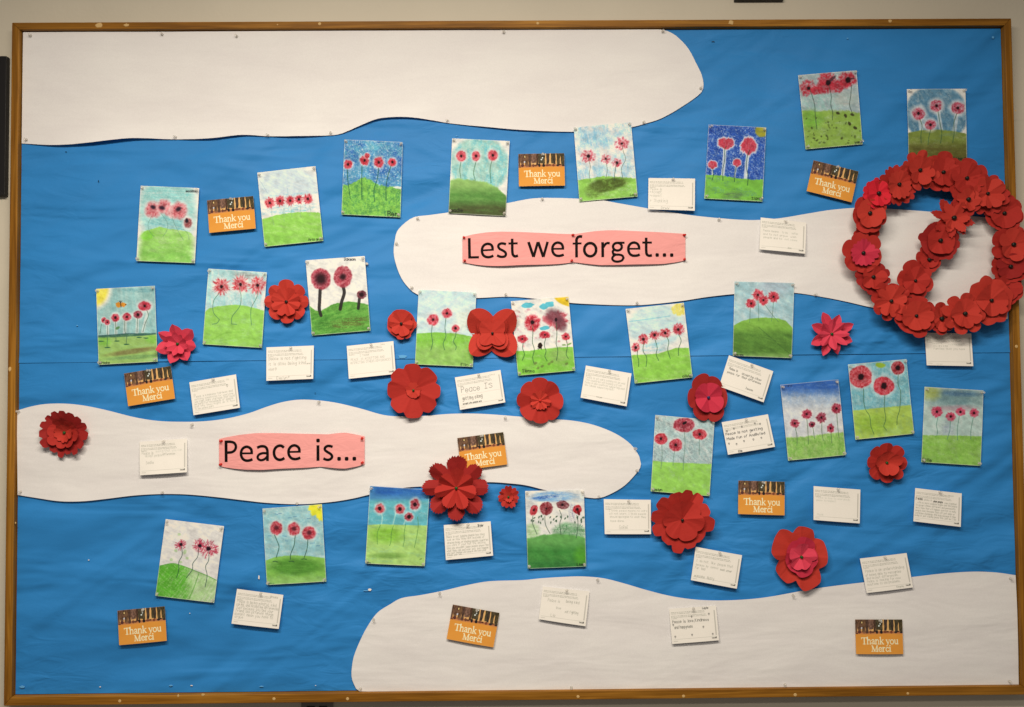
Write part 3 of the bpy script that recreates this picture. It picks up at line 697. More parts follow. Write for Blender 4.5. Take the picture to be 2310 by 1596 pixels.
def d9(c):
    c.mix(np.ones_like(c.X), (176, 204, 194)); c.chalk(np.ones_like(c.X), (136, 184, 180), .7, .7, 85, 70, 16); c.chalk(c.ell(920, 405, 110, 12, 0, .1, .8), (100, 160, 165), .6, .6)
    c.mix(c.ell(645, 400, 100, 130, 10, .05, .25), (232, 228, 206)); c.chalk(c.ell(640, 400, 80, 108, 8, .05, .3), (236, 218, 70), .95, .2, 0, 40, 20)
    for s_ in ([(715, 620), (718, 690)], [(770, 600), (772, 690)], [(835, 600), (830, 690)], [(915, 590), (912, 690)], [(985, 540), (950, 680)]): c.line(s_, 20, (222, 220, 210), .65)
    h = c.below([(645, 712), (1040, 692)], 6, 3); c.chalk(h, (150, 190, 92), 1., .3, 0, 60, 18); c.chalk(c.ell(690, 745, 50, 30, 0, .2, .7), (116, 190, 50), .6, .4); c.chalk(c.ell(1010, 730, 40, 25, 0, .2, .7), (116, 190, 50), .6, .4)
    c.chalk(c.ell(880, 810, 170, 17, -8, .1, .7), (126, 112, 66), .8, .3); c.chalk(c.ell(880, 850, 170, 12, -4, .1, .8), (96, 142, 84), .6, .5)
    c.chalk(c.ell(840, 703, 205, 11, -3, .2, .4), (58, 104, 84), .9, .5, 0, 30, 8)
    c.line([(655, 706), (760, 700), (860, 690), (960, 700), (1035, 688)], 4, (40, 70, 90), .6)
    for x, y, r, q, d in ((692, 603, 18, 18, 5), (715, 617, 18, 18, 5), (768, 586, 27, 26, 9), (845, 581, 29, 25, 7), (918, 566, 31, 25, 9), (963, 509, 41, 31, 8)): poppy_d(c, x, y, r, (200, 42, 62) if x != 918 else (160, 44, 62), q, dc=d, rag=.15, k=int(x) % 9, halo=1.3)
    for s_ in ([(675, 630), (665, 695)], [(716, 640), (716, 695), (712, 780)], [(770, 612), (772, 740)], [(830, 605), (832, 680), (843, 700), (840, 765)], [(915, 592), (912, 685)], [(978, 540), (988, 570), (965, 630), (952, 680)]): stem(c, s_, 4, (70, 110, 84))
    for x, y in ((672, 744), (716, 785), (778, 742), (842, 764), (925, 718), (972, 722)): c.mix(c.ell(x, y, 18, 4, 0, .3, .5), (44, 96, 64))
    c.mix(c.ell(783, 655, 16, 9, -30, .2, .4), (90, 140, 84))
    c.mix(c.ell(789, 500, 17, 18, 0, .3, .25), (214, 138, 40)); c.mix(c.ell(820, 500, 20, 15, 10, .35, .25), (214, 138, 40)); c.line([(800, 475), (806, 516)], 5, (60, 28, 16)); c.line([(795, 478), (805, 485), (813, 474)], 3, (60, 28, 16)); c.mix(c.ell(838, 500, 5, 4), (50, 28, 20))
    c.text('Brooke', 666, 893, 13, wd=4)
def d10(c):
    c.chalk(np.ones_like(c.X), (160, 206, 204), .75, .8, 82, 60, 14); c.chalk(c.ell(1650, 310, 90, 22, 8, .2, .7), (140, 134, 128), .6, .6)
    c.mix(c.ell(1760, 480, 26, 70, 8, .1, .5), (226, 222, 214))
    h = c.below([(1350, 560), (1390, 525), (1450, 510), (1560, 500), (1650, 510), (1760, 540)], 5, 3); c.chalk(h, (146, 206, 78), 1., .35, 0, 60, 20)
    c.line([(1415, 730), (1500, 690), (1620, 680)], 10, (122, 184, 60), .4); c.line([(1470, 740), (1600, 715), (1700, 730)], 9, (122, 184, 60), .35)
    for i, (x, y) in enumerate(((1473, 380), (1600, 366), (1714, 371))): poppy_d(c, x, y, 52, (218, 72, 80), 50, dc=10, rag=.6, lob=20, k=i, halo=1.15, cover=.75, tex=.9)
    for s_ in ([(1460, 422), (1422, 475), (1420, 550), (1460, 600), (1445, 622), (1412, 630)], [(1592, 385), (1604, 450), (1595, 510), (1545, 580), (1540, 628), (1575, 632)], [(1712, 410), (1708, 450), (1672, 520), (1668, 570), (1673, 636)]): stem(c, s_, 4, (66, 120, 84))
def d11(c):
    c.chalk(c.ell(400, 300, 60, 110, 0, .2, .8), (204, 206, 190), .3, .6)
    h = c.below([(350, 498), (400, 540), (440, 540), (520, 495), (620, 478), (700, 487), (757, 503)], 6, 4); c.mix(h, (112, 178, 66)); c.chalk(h, (66, 138, 44), .5, .8, -20, 60, 10); c.chalk(c.ell(620, 620, 130, 34, -8, .3, .5), (96, 96, 44), .35, 1.1)
    c.chalk(c.ell(450, 640, 60, 30, 0, .3, .6), (60, 120, 40), .4, .8)
    for s_ in ([(432, 395), (428, 480), (426, 530), (437, 572)], [(583, 375), (592, 420), (575, 480), (565, 530)], [(693, 458), (685, 525)]): c.line(s_, 22 if s_[0][0] != 693 else 20, (38, 34, 34), .92)
    for x, y, r, q, d in ((437, 328, 68, 72, 24), (583, 315, 60, 73, 12), (707, 433, 32, 29, 10)):
        poppy_d(c, x, y, r, (178, 56, 72) if d != 10 else (120, 50, 60), q, dc=0, rag=.14, halo=0, cover=.85, soft=.14, tex=.35); c.mix(c.ell(x, y, d * 1.6, d * 1.6, 0, .2, .9) * .9, (34, 12, 20))
    c.text('Jaxson', 594, 206, 15, wd=4.5)
def d12(c):
    c.chalk(np.ones_like(c.X), (186, 214, 216), .8, .5, -35, 60, 16); c.chalk(c.ell(1380, 600, 60, 90, 0, .2, .9), (214, 216, 190), .5, .4)
    h = c.below([(1068, 692), (1200, 684), (1330, 690), (1462, 716)], 5, 3); c.chalk(h, (126, 194, 58), 1., .4, 80, 30, 16); c.chalk(h * np.clip((c.Y - 740) / 60, 0, 1), (148, 194, 92), .8, .4, 0, 30, 18, 4)
    for i, (x, y, r, q) in enumerate(((1183, 600, 38, 38), (1275, 558, 33, 31), (1332, 657, 25, 26))): poppy_d(c, x, y, r, (214, 58, 74), q, dc=8, rag=.16, k=i, halo=1.3)
    for s_ in ([(1177, 635), (1172, 700), (1180, 750), (1168, 802)], [(1268, 590), (1262, 660), (1268, 710), (1250, 760), (1260, 800)], [(1335, 680), (1332, 710), (1318, 745), (1337, 780), (1332, 800)]): stem(c, s_, 4, (44, 100, 66))
    c.text('Ella', 1371, 911, 19, wd=4)
def d13(c):
    rnd = random.Random(3)
    for k in range(60):
        x, y = rnd.uniform(20, 140) if k < 42 else rnd.uniform(160, 400), rnd.uniform(530, 780)
        c.mix(c.ell(x, y, rnd.uniform(6, 12), rnd.uniform(5, 8), rnd.uniform(0, 180), .3, .5) * rnd.uniform(.2, .6), rnd.choice([(214, 150, 160), (190, 180, 170), (206, 110, 124), (196, 180, 160)]))
    h = c.below([(33, 808), (120, 808), (200, 795), (260, 790), (320, 783), (418, 780)], 4, 2); c.chalk(h, (126, 198, 58), 1., .35, 0, 60, 20); c.chalk(c.ell(320, 840, 70, 50, 0, .2, .8), (140, 170, 90), .6, .5)
    for x, y in ((182, 922), (210, 910), (255, 895), (275, 880), (373, 893), (165, 890)): c.mix(c.ell(x, y, 12, 8, -30, .3, .5) * .6, (98, 104, 54))
    for x, y, rx, ry in ((112, 505, 42, 18), (222, 512, 28, 20), (258, 498, 32, 19), (228, 655, 33, 14)): c.mix(c.ell(x, y, rx, ry, -6, .25, .2), (86, 182, 196))
    c.mix(c.ell(395, 448, 112, 64, 12, 0, .1), (228, 190, 36))
    poppy_d(c, 145, 618, 52, (208, 44, 60), 55, dc=13, rag=.2, halo=0, tex=.7)
    c.mix(c.ell(250, 600, 36, 30, 30, .3, .5) * .8, (200, 70, 84)); poppy_d(c, 312, 600, 70, (196, 54, 68), 58, dc=0, rag=.5, lob=11, halo=0, cover=.7, ang=20); c.mix(c.ell(290, 578, 58, 44, 20, .2, .6) * .75, (110, 62, 72)); c.mix(c.ell(335, 630, 34, 48, -20, .2, .6) * .75, (98, 52, 62)); c.mix(c.ell(302, 600, 9, 14), (40, 12, 24))
    for x, y, r, q in ((78, 728, 33, 26), (228, 700, 34, 26), (368, 712, 27, 26)): poppy_d(c, x, y, r, (206, 38, 56), q, dc=6, rag=.25, halo=0, k=int(x) % 7)
    for s_ in ([(148, 640), (148, 700), (145, 750), (158, 800), (147, 850), (155, 890)], [(303, 620), (308, 700), (303, 760), (314, 800), (306, 870)], [(83, 755), (80, 790), (92, 830), (78, 870)], [(233, 725), (224, 770), (236, 810), (228, 845), (243, 873)], [(370, 735), (378, 775), (370, 830), (384, 858)]): stem(c, s_, 4.2, (40, 84, 50))
    c.mix(c.ell(355, 768, 14, 6), (140, 170, 100)); c.mix(c.ell(390, 762, 18, 6, -25), (128, 168, 90))
    c.mix(c.ell(195, 773, 15, 20, 0, .2, .15), (34, 18, 16)); c.line([(182, 792), (184, 797)], 5, (34, 18, 16)); c.line([(205, 790), (206, 796)], 5, (34, 18, 16)); c.line([(205, 768), (212, 770)], 5, (34, 18, 16))
    c.text('Sienna', 82, 950, 17, wd=4)
def d14(c):
    c.chalk(c.ell(970, 640, 190, 140, -6, 0, .2), (184, 214, 216), .8, .5, -6, 50, 9); c.line([(790, 612), (900, 598), (1060, 575)], 6, (120, 188, 200), .7); c.chalk(c.ell(960, 780, 90, 50, -6, .2, .6), (140, 192, 200), .3, 1.0, -6, 40, 7)
    c.chalk(c.ell(960, 715, 170, 34, -16, .1, .5), (226, 222, 214), .8, .4)
    c.chalk(c.ell(1122, 530, 48, 46, 0, .3, .3), (224, 208, 84), .85, .6, 90, 30, 9)
    h = c.below([(800, 835), (860, 832), (930, 830), (985, 825), (1040, 806), (1100, 787), (1192, 787)], 5, 3); c.chalk(h, (138, 202, 66), 1., .35, -5, 60, 20)
    for i, (x, y, r, q) in enumerate(((832, 785, 27, 30), (883, 730, 32, 34), (958, 702, 35, 28), (1028, 688, 38, 29), (1115, 665, 38, 38))): poppy_d(c, x, y, r, (214, 62, 76), q, dc=9, rag=.45, lob=20, k=i, halo=0, cover=.75, tex=.9)
    for s_ in ([(845, 805), (843, 840), (852, 870), (851, 912)], [(885, 750), (882, 810), (905, 850), (901, 912)], [(962, 735), (975, 790), (968, 830), (985, 872)], [(1035, 710), (1052, 745), (1045, 800), (1062, 860)], [(1118, 700), (1134, 740), (1118, 790), (1116, 838)]): stem(c, s_, 4.2, (46, 92, 56))
    c.text('olivia', 1148, 986, 15, wd=4.4, ang=-5)
def d15(c):
    c.chalk(np.ones_like(c.X), (156, 192, 196), .9, .5, 45, 60, 20); c.chalk(c.ell(1760, 380, 100, 60, 0, .2, .9), (176, 182, 194), .5, .5)
    h = c.below([(1483, 640), (1530, 612), (1600, 592), (1700, 586), (1780, 592), (1830, 607), (1890, 670)], 6, 2); c.mix(h, (134, 186, 70)); c.chalk(h, (118, 176, 54), .5, .5); c.chalk(h * np.clip((c.Y - 650) / 50, 0, 1), (78, 124, 44), .85, .4, 20, 60, 16)
    c.chalk(h * np.clip((c.Y - 815) / 25, 0, 1), (130, 172, 84), .8, .3)
    c.line([(1650, 650), (1720, 710), (1800, 780), (1850, 820)], 3, (50, 88, 40), .7); c.line([(1690, 720), (1780, 745), (1840, 755)], 3, (50, 88, 40), .5)
    for i, (x, y, r) in enumerate(((1600, 492, 31), (1645, 435, 35), (1682, 470, 31), (1748, 448, 34))): poppy_d(c, x, y, r, (208, 44, 62), dc=7, rag=.35, lob=11, k=i, halo=1.15)
    for s_ in ([(1594, 520), (1590, 620)], [(1645, 468), (1650, 540), (1650, 605)], [(1690, 498), (1735, 560), (1780, 612)], [(1748, 480), (1742, 560), (1735, 610)]): stem(c, s_, 2.8, (70, 110, 80))
    c.text('Maegan', 1490, 842, 12, wd=4)
def d16(c):
    c.chalk(np.ones_like(c.X), (164, 190, 186), .9, .8, 60, 30, 12); c.chalk(np.ones_like(c.X), (126, 138, 142), .0, 1.0, 40, 24, 8, 8)
    h = c.below([(945, 1538), (1050, 1548), (1150, 1552), (1345, 1560)], 6, 3); c.chalk(h, (148, 210, 78), 1., .35, 60, 40, 20)
    for i, (x, y, r, q, cc_) in enumerate(((1152, 1300, 72, 48, (176, 50, 66)), (1000, 1392, 42, 38, (200, 48, 62)), (1098, 1433, 44, 42, (196, 50, 66)), (1258, 1362, 47, 35, (206, 48, 62)))): poppy_d(c, x, y, r, cc_, q, dc=9 if i else 0, rag=.1, k=i, halo=1.12, soft=.14); c.line([(x - r * .5, y), (x, y - q * .5), (x + r * .5, y), (x, y + q * .5), (x - r * .3, y + q * .3)], 3, (110, 24, 40), .5)
    c.mix(c.ell(1158, 1287, 16, 9, -30, .2), (32, 14, 20))
    for s_ in ([(1005, 1432), (1008, 1500), (1000, 1590)], [(1092, 1472), (1082, 1530), (1080, 1570)], [(1155, 1345), (1160, 1430), (1150, 1540), (1148, 1600)], [(1256, 1398), (1254, 1500)]): stem(c, s_, 4, (96, 130, 112), .8)
    c.text('Evelyn', 948, 1739, 14, wd=4)
def d17(c):
    c.chalk(np.ones_like(c.X), (196, 198, 200), .7, .6, 85, 40, 14); t = np.clip((1200 - c.Y) / 120, 0, 1); c.chalk(t, (120, 154, 192), .8, .7, 85, 30, 16); t = np.clip((1120 - c.Y) / 70, 0, 1); c.chalk(t, (44, 92, 170), .95, .5, 0, 50, 12, 4)
    h = c.below([(195, 1382), (300, 1380), (380, 1372), (450, 1360), (585, 1350)], 10, 6); c.chalk(h, (152, 196, 92), 1., .4, 0, 30, 20); c.chalk(h, (116, 178, 64), .25, 1.0, 80, 20, 12, 6)
    for i, (x, y, r, q) in enumerate(((258, 1290, 31, 28), (337, 1228, 33, 32), (372, 1297, 22, 20), (435, 1250, 32, 34), (495, 1322, 24, 28), (535, 1190, 33, 33))): poppy_d(c, x, y, r, (178, 40, 66) if i not in (2, 3) else (150, 36, 60), q, dc=7, rag=.3, k=i, halo=1.15, lob=9)
    for s_ in ([(260, 1315), (272, 1370), (273, 1438)], [(338, 1260), (345, 1340), (348, 1428)], [(378, 1315), (390, 1392)], [(438, 1280), (438, 1350), (447, 1402)], [(498, 1350), (505, 1420)], [(537, 1222), (545, 1330), (553, 1385)]): stem(c, s_, 3.8, (74, 110, 70))
    c.text('Jane', 197, 1046, 14, (30, 46, 80), 3.2)
def d18(c):
    c.chalk(np.ones_like(c.X), (108, 172, 182), .95, .5, 60, 30, 22); c.chalk(np.ones_like(c.X), (168, 206, 200), .1, .9, 60, 20, 12, 8)
    c.mix(c.ell(828, 903, 33, 17, 5, .2, .3), (150, 186, 46))
    h = c.below([(645, 1205), (800, 1188), (1020, 1168)], 6, 3); c.chalk(h, (170, 200, 78), 1., .35, 70, 30, 20); c.chalk(c.ell(780, 1290, 120, 60, 0, .2, .8), (140, 186, 44), .6, .5)
    for x, y, r, q, a, d, cc_ in ((697, 980, 76, 74, 0, 19, (202, 56, 66)), (850, 1040, 68, 62, 0, 19, (208, 48, 62)), (943, 920, 43, 45, 30, 15, (170, 44, 52))): poppy_d(c, x, y, r, cc_, q, dc=d, rag=.1, k=int(x) % 9, halo=1.14, soft=.12, tex=.4)
    for s_ in ([(715, 1060), (718, 1150), (730, 1200), (755, 1240), (765, 1310), (785, 1362)], [(857, 1100), (853, 1180), (863, 1260), (850, 1310), (868, 1335)], [(945, 965), (945, 1030), (962, 1080), (955, 1200), (940, 1250), (937, 1300)]): stem(c, s_, 4, (60, 104, 62))
def d19(c):
    c.chalk(np.ones_like(c.X), (172, 196, 184), .9, .4, 80, 60, 20); c.chalk(c.ell(1340, 1120, 190, 60, 2, .1, .9), (106, 138, 140), .85, .4, 0, 60, 20); c.chalk(c.ell(1350, 1090, 130, 18, 2, .1, .9), (60, 96, 130), .6, .5)
    c.chalk(c.ell(1160, 1080, 60, 50, 0, .2, .9), (164, 176, 84), .8, .3); c.chalk(c.ell(1275, 1330, 40, 60, 0, .2, .9), (150, 160, 172), .5, .6); c.mix(c.ell(1320, 1190, 140, 20, 0, .2, .9) * .35, (200, 110, 130))
    h = c.below([(1105, 1368), (1300, 1370), (1505, 1376)], 6, 3); c.chalk(h, (148, 198, 82), 1., .4, 70, 30, 20); c.chalk(h, (122, 182, 56), .3, .8, 0, 40, 26, 6)
    for i, (x, y, r, q) in enumerate(((1203, 1212, 35, 35), (1295, 1243, 32, 30), (1360, 1213, 30, 27), (1450, 1220, 32, 28))): poppy_d(c, x, y, r, (212, 56, 88), q, dc=8, rag=.3, k=i, halo=0, cover=.8, lob=9)
    for s_ in ([(1210, 1250), (1200, 1300), (1207, 1340), (1203, 1370)], [(1292, 1275), (1288, 1340), (1270, 1395)], [(1352, 1240), (1340, 1320), (1340, 1400)], [(1445, 1250), (1430, 1330), (1428, 1395)]): stem(c, s_, 4.4, (80, 130, 110), .8)
    c.text('Ellie', 1112, 1546, 20, wd=4.5)
def d20(c):
    c.mix(np.ones_like(c.X) * .8, (224, 217, 209))
    for x, y in ((1192, 447), (1170, 555), (1230, 565), (1140, 615), (1245, 605), (1200, 630)): c.mix(c.ell(x, y, 11, 16 if x in (1230,) else 9, 20, .3, .5) * .55, (150, 196, 110))
    h = c.below([(1060, 655), (1110, 645), (1150, 640), (1220, 658), (1300, 690), (1380, 722), (1446, 755)], 3, 1); c.chalk(h, (164, 204, 126), .8, .6, -60, 60, 8)
    c.chalk(h * np.clip((1290 - c.X) / 60, 0, 1), (96, 186, 48), .75, .9, -55, 50, 7); c.chalk(h * np.clip((1230 - c.X) / 60, 0, 1), (84, 176, 36), .5, .9, 40, 50, 7, 4)
    c.line([(1062, 656), (1150, 640), (1220, 658), (1300, 690), (1380, 722), (1440, 752)], 5, (84, 168, 50), .9); c.line([(1322, 710), (1290, 800), (1258, 875)], 6, (96, 168, 60), .8)
    for i, (x, y, r, q) in enumerate(((1203, 517, 33, 28), (1322, 522, 34, 38), (1388, 545, 54, 50))):
        m_ = c.ell(x, y, r, q, 0, .5, .4, 3, 14); c.chalk(m_, (192, 44, 72), .35, 1.6, 60 + 30 * i, 30, 5, i); c.chalk(m_, (192, 44, 72), .1, 1.6, -30 + 30 * i, 30, 5, i + 4)
        rr = random.Random(i)
        for _ in range(11): a_ = rr.uniform(0, 6.28); c.line([(x, y), (x + r * 1.25 * math.cos(a_), y + q * 1.3 * math.sin(a_))], 4, (186, 40, 68), .75)
    for x, y, r in ((1204, 514, 11), (1330, 522, 12), (1387, 542, 15)): c.mix(c.ell(x, y, r, r, 0, .4, .5), (34, 12, 26))
    for s_ in ([(1208, 530), (1212, 585), (1190, 630), (1190, 680), (1175, 735)], [(1320, 540), (1315, 595), (1283, 640), (1280, 680), (1240, 735)], [(1390, 560), (1388, 620), (1368, 660), (1378, 720), (1364, 797)]): stem(c, s_, 4.2, (34, 68, 58))
def d21(c):
    c.chalk(np.ones_like(c.X), (140, 190, 194), .95, .5, 0, 60, 16); c.chalk(np.ones_like(c.X), (176, 208, 196), .1, 1.0, 80, 40, 20, 8)
    rr = random.Random(4)
    for _ in range(16): x = rr.uniform(70, 430); y = rr.uniform(280, 560); c.line([(x, y), (x + rr.uniform(14, 30), y + rr.uniform(-4, 6))], 5, (66, 116, 160), .55)
    c.mix(c.ell(440, 255, 78, 90, 0, .35, .15, 3, 12), (228, 224, 48))
    h = c.below([(65, 622), (130, 598), (200, 588), (260, 586), (350, 590), (470, 605)], 6, 2); c.chalk(h, (128, 190, 72), 1., .3, 0, 60, 20); c.chalk(c.ell(270, 660, 165, 55, 0, .15, .5), (78, 142, 42), .9, .3); c.chalk(h * np.clip((c.Y - 720) / 30, 0, 1), (148, 196, 100), .7, .4)
    for i, (x, y, r, q) in enumerate(((140, 405, 41, 44), (257, 410, 40, 44), (357, 438, 46, 43))): poppy_d(c, x, y, r, (196, 52, 66), q, dc=0, rag=.12, k=i, halo=1.2, soft=.25); c.mix(c.ell(x + 2, y - 2, 15, 13, 0, .3, .9) * .8, (70, 20, 32))
    for s_ in ([(128, 450), (145, 490), (158, 530), (140, 600)], [(266, 455), (258, 520), (235, 580), (234, 612)], [(350, 482), (345, 540), (326, 600)]): stem(c, s_, 5, (40, 84, 62))
    for x, y in ((133, 628), (241, 627), (325, 612)): c.line([(x - 16, y), (x, y - 3), (x + 16, y + 2)], 5, (40, 84, 50))
    c.text('madelyn', 82, 777, 8, (40, 90, 50), 2.4, .7)
def d22(c):
    c.chalk(np.ones_like(c.X), (92, 176, 184), 1., .4, 0, 70, 16); c.chalk(np.clip((228 - c.Y) / 24, 0, 1), (70, 136, 188), 1., .2, 0, 80, 12, 3); c.chalk(np.clip((200 - c.Y) / 30, 0, 1) * np.clip(c.u * 8, 0, 1), (34, 92, 172), .85, .6, 6, 80, 12, 5)
    for s_ in ([(835, 305), (845, 330), (838, 385)], [(935, 305), (915, 385)], [(1000, 350), (985, 388)]): c.line(s_, 9, (168, 214, 200), .7)
    h = c.below([(738, 384), (850, 380), (980, 384), (1150, 388)], 5, 2); c.chalk(h, (168, 210, 104), 1., .3, 0, 60, 16); c.chalk(c.ell(870, 450, 110, 50, 0, .15, .8), (132, 196, 48), .8, .4); c.chalk(c.ell(890, 588, 110, 17, 0, .1, .9), (112, 160, 62), .8, .3)
    for i, (x, y, r, q) in enumerate(((828, 275, 32, 32), (962, 278, 31, 31), (1062, 247, 31, 38), (1022, 329, 28, 28))): poppy_d(c, x, y, r, (212, 76, 84) if i < 2 else (178, 56, 70), q, dc=12, rag=.2, k=i, halo=1.25)
    for s_ in ([(832, 385), (812, 440), (812, 512)], [(918, 390), (905, 440), (902, 495), (893, 522)], [(1000, 380), (990, 440), (992, 480), (983, 527)], [(1080, 330), (1084, 390), (1074, 460), (1058, 535)]): stem(c, s_, 3.6, (70, 130, 56), .8)
    c.line([(1095, 612), (1106, 609)], 4, (30, 60, 30)); c.text('lauren', 742, 637, 6, wd=2.6, ang=4)
def d23(c):
    c.chalk(c.ell(275, 196, 150, 34, -2, .15, .4), (112, 162, 206), .75, .7, 0, 40, 7); c.chalk(c.ell(230, 200, 80, 10, -6, .2, .6), (40, 90, 176), .5, 1.0, 0, 20, 6)
    c.chalk(c.ell(430, 200, 80, 30, 0, .2, .9), (170, 190, 200), .4, .7); c.chalk(c.ell(410, 300, 26, 60, 0, .3, .7), (140, 140, 160), .3, .9, 80, 20, 6); c.chalk(c.ell(130, 250, 40, 30, 0, .3, .9), (170, 175, 180), .3, .7)
    h = c.below([(105, 470), (150, 468), (210, 450), (300, 443), (400, 450), (510, 470)], 10, 5); c.chalk(c.ell(390, 425, 118, 55, 0, .25, .35), (112, 164, 112), .8, .6); c.chalk(c.ell(145, 430, 50, 50, 0, .2, .6), (160, 200, 130), .7, .5)
    c.mix(h, (96, 166, 76)); c.chalk(h * np.clip((c.Y - 500) / 60, 0, 1), (58, 136, 52), .9, .4, 0, 60, 18); c.chalk(h * np.clip((c.Y - 610) / 30, 0, 1), (40, 112, 50), .5, .6); c.chalk(c.ell(470, 590, 45, 60, 0, .1, .9), (84, 168, 34), .7, .3)
    rr = random.Random(8)
    for _ in range(26): x = rr.uniform(115, 490); y = rr.uniform(325, 372); c.mix(c.ell(x, y, 4.5, 9, rr.uniform(-20, 60), .2, .4) * .8, (48, 84, 56))
    for _ in range(22): x = rr.uniform(285, 480); y = rr.uniform(395, 455); c.line([(x, y), (x + rr.uniform(-12, 12), y - rr.uniform(8, 22))], 3.5, (54, 112, 66), .6)
    for x, y, r, q, a, cc_, d in ((155, 285, 25, 36, 25, (196, 36, 48), 7), (237, 275, 42, 44, 10, (142, 36, 46), 6), (345, 250, 42, 29, 5, (132, 58, 66), 8), (444, 280, 30, 30, 0, (186, 18, 30), 9)): poppy_d(c, x, y, r, cc_, q, dc=d, rag=.14, halo=0, soft=.16, ang=a, tex=.4)
    c.mix(c.ell(452, 303, 10, 18, -20), (110, 10, 20))
    for s_ in ([(148, 322), (146, 370), (160, 410), (175, 445)], [(228, 325), (232, 380), (250, 420), (262, 440)], [(325, 285), (340, 330), (328, 370), (335, 448)], [(440, 320), (448, 360), (445, 420), (436, 470)]): stem(c, s_, 4.2, (60, 84, 66))
    c.text('Liam', 444, 655, 15, wd=4.2)

drawing(0, 0, [(936, 1237), (1325, 1253), (1296, 1752), (907, 1737)], d1, 'drawing of blurred pink poppies over turquoise sky, one small brown poppy drooping at the side', 'blurred pink poppies', 1)
drawing(1, 0, [(13, 1150), (400, 1106), (452, 1603), (62, 1643)], d2, 'drawing of five spiky red poppies in one straight row under pale grey sky', 'five spiky red poppies in a row', 2)
drawing(1, 0, [(594, 930), (981, 947), (965, 1447), (573, 1428)], d3, 'drawing of four red poppies on long stems against mottled blue sky', 'four poppies against mottled blue sky', 3)
drawing(1, 0, [(1310, 922), (1692, 940), (1665, 1440), (1285, 1420)], d4, 'drawing of three round poppies above a hill that darkens to brown', 'three poppies above a brown-green hill', 4)
drawing(2, 0, [(420, 850), (800, 812), (845, 1308), (458, 1343)], d5, 'drawing of four scribbled pink poppies over a dark olive smudge', 'pink poppies over an olive smudge', 5)
drawing(2, 0, [(1317, 830), (1700, 850), (1675, 1342), (1288, 1322)], d6, 'drawing of tulip-shaped red poppies on deep royal blue with an olive sun', 'poppies on deep royal blue', 6)
drawing(3, 0, [(280, 502), (668, 470), (710, 960), (330, 995)], d7, 'drawing of merged red poppies along its top edge and dark spots on grass', 'merged poppies and dark spots', 7)
drawing(3, 0, [(1004, 595), (1393, 592), (1405, 1082), (1016, 1075)], d8, 'drawing of four poppies with white halos on grey-blue, just above the wreath', 'four haloed poppies above the wreath', 8, pins=(1, 1, 1, 0))
drawing(0, 1, [(640, 395), (1030, 374), (1048, 878), (656, 900)], d9, 'drawing with an orange butterfly and a yellow sun above five poppies', 'an orange butterfly', 9)
drawing(0, 1, [(1387, 260), (1775, 285), (1742, 787), (1348, 763)], d10, 'drawing of three ragged poppies on curly stems and a bright green hill', 'poppies on curly stems', 10)
drawing(1, 1, [(335, 205), (728, 176), (766, 672), (377, 705)], d11, 'drawing of two big dark poppies and a small one on thick black stems', 'thick black stems', 11)
drawing(1, 1, [(1087, 400), (1470, 418), (1447, 914), (1062, 897)], d12, 'drawing of three poppies in pale blue sky, beside the butterfly-shaped paper poppy', 'three poppies in pale blue sky', 12)
drawing(2, 1, [(2, 477), (385, 446), (430, 938), (50, 972)], d13, 'drawing with teal clouds, a tiny black house and a yellow corner sun', 'teal clouds and a black house', 13)
drawing(2, 1, [(765, 528), (1152, 487), (1210, 983), (826, 1024)], d14, 'drawing of five poppies rising in a diagonal row under a blurred yellow sun', 'five poppies in a rising row', 14)
drawing(2, 1, [(1490, 345), (1887, 355), (1870, 855), (1478, 840)], d15, 'drawing of four clustered poppies over a tall dark green rounded hill', 'a tall dark green hill', 15)
drawing(2, 1, [(963, 1233), (1357, 1268), (1323, 1773), (932, 1741)], d16, 'drawing of one wide oval poppy above three smaller ones on grey sky', 'a wide oval poppy', 16)
drawing(3, 1, [(162, 1033), (548, 997), (598, 1500), (214, 1537)], d17, 'drawing of six small crimson poppies under a dark blue band of sky', 'six small crimson poppies', 17)
drawing(3, 1, [(612, 898), (1000, 862), (1052, 1358), (662, 1398)], d18, 'drawing of three very large round poppies on teal with lime grass', 'three very large poppies', 18)
drawing(3, 1, [(1122, 1046), (1513, 1070), (1495, 1572), (1100, 1547)], d19, 'drawing of four pink poppies with a grey-blue smeared band across the top', 'four pink poppies under a smeared band', 19)
drawing(0, 2, [(1102, 345), (1490, 392), (1424, 902), (1033, 855)], d20, 'drawing of three scratchy poppies on bare paper with a scribbled green hill', 'three scratchy poppies', 20)
drawing(1, 2, [(48, 275), (443, 246), (472, 760), (77, 783)], d21, 'drawing of three dull red poppies with a lemon yellow sun in the corner', 'a lemon yellow corner sun', 21)
drawing(1, 2, [(763, 124), (1160, 150), (1127, 658), (732, 640)], d22, 'drawing of four poppies on turquoise with a dark blue strip at the top', 'turquoise sky with a dark blue strip', 22, pins=(1, 0, 1, 1))
drawing(2, 2, [(97, 158), (487, 150), (503, 660), (114, 675)], d23, 'drawing of four dark poppies with scattered green leaves over deep green ground', 'scattered leaves over deep green ground', 23)

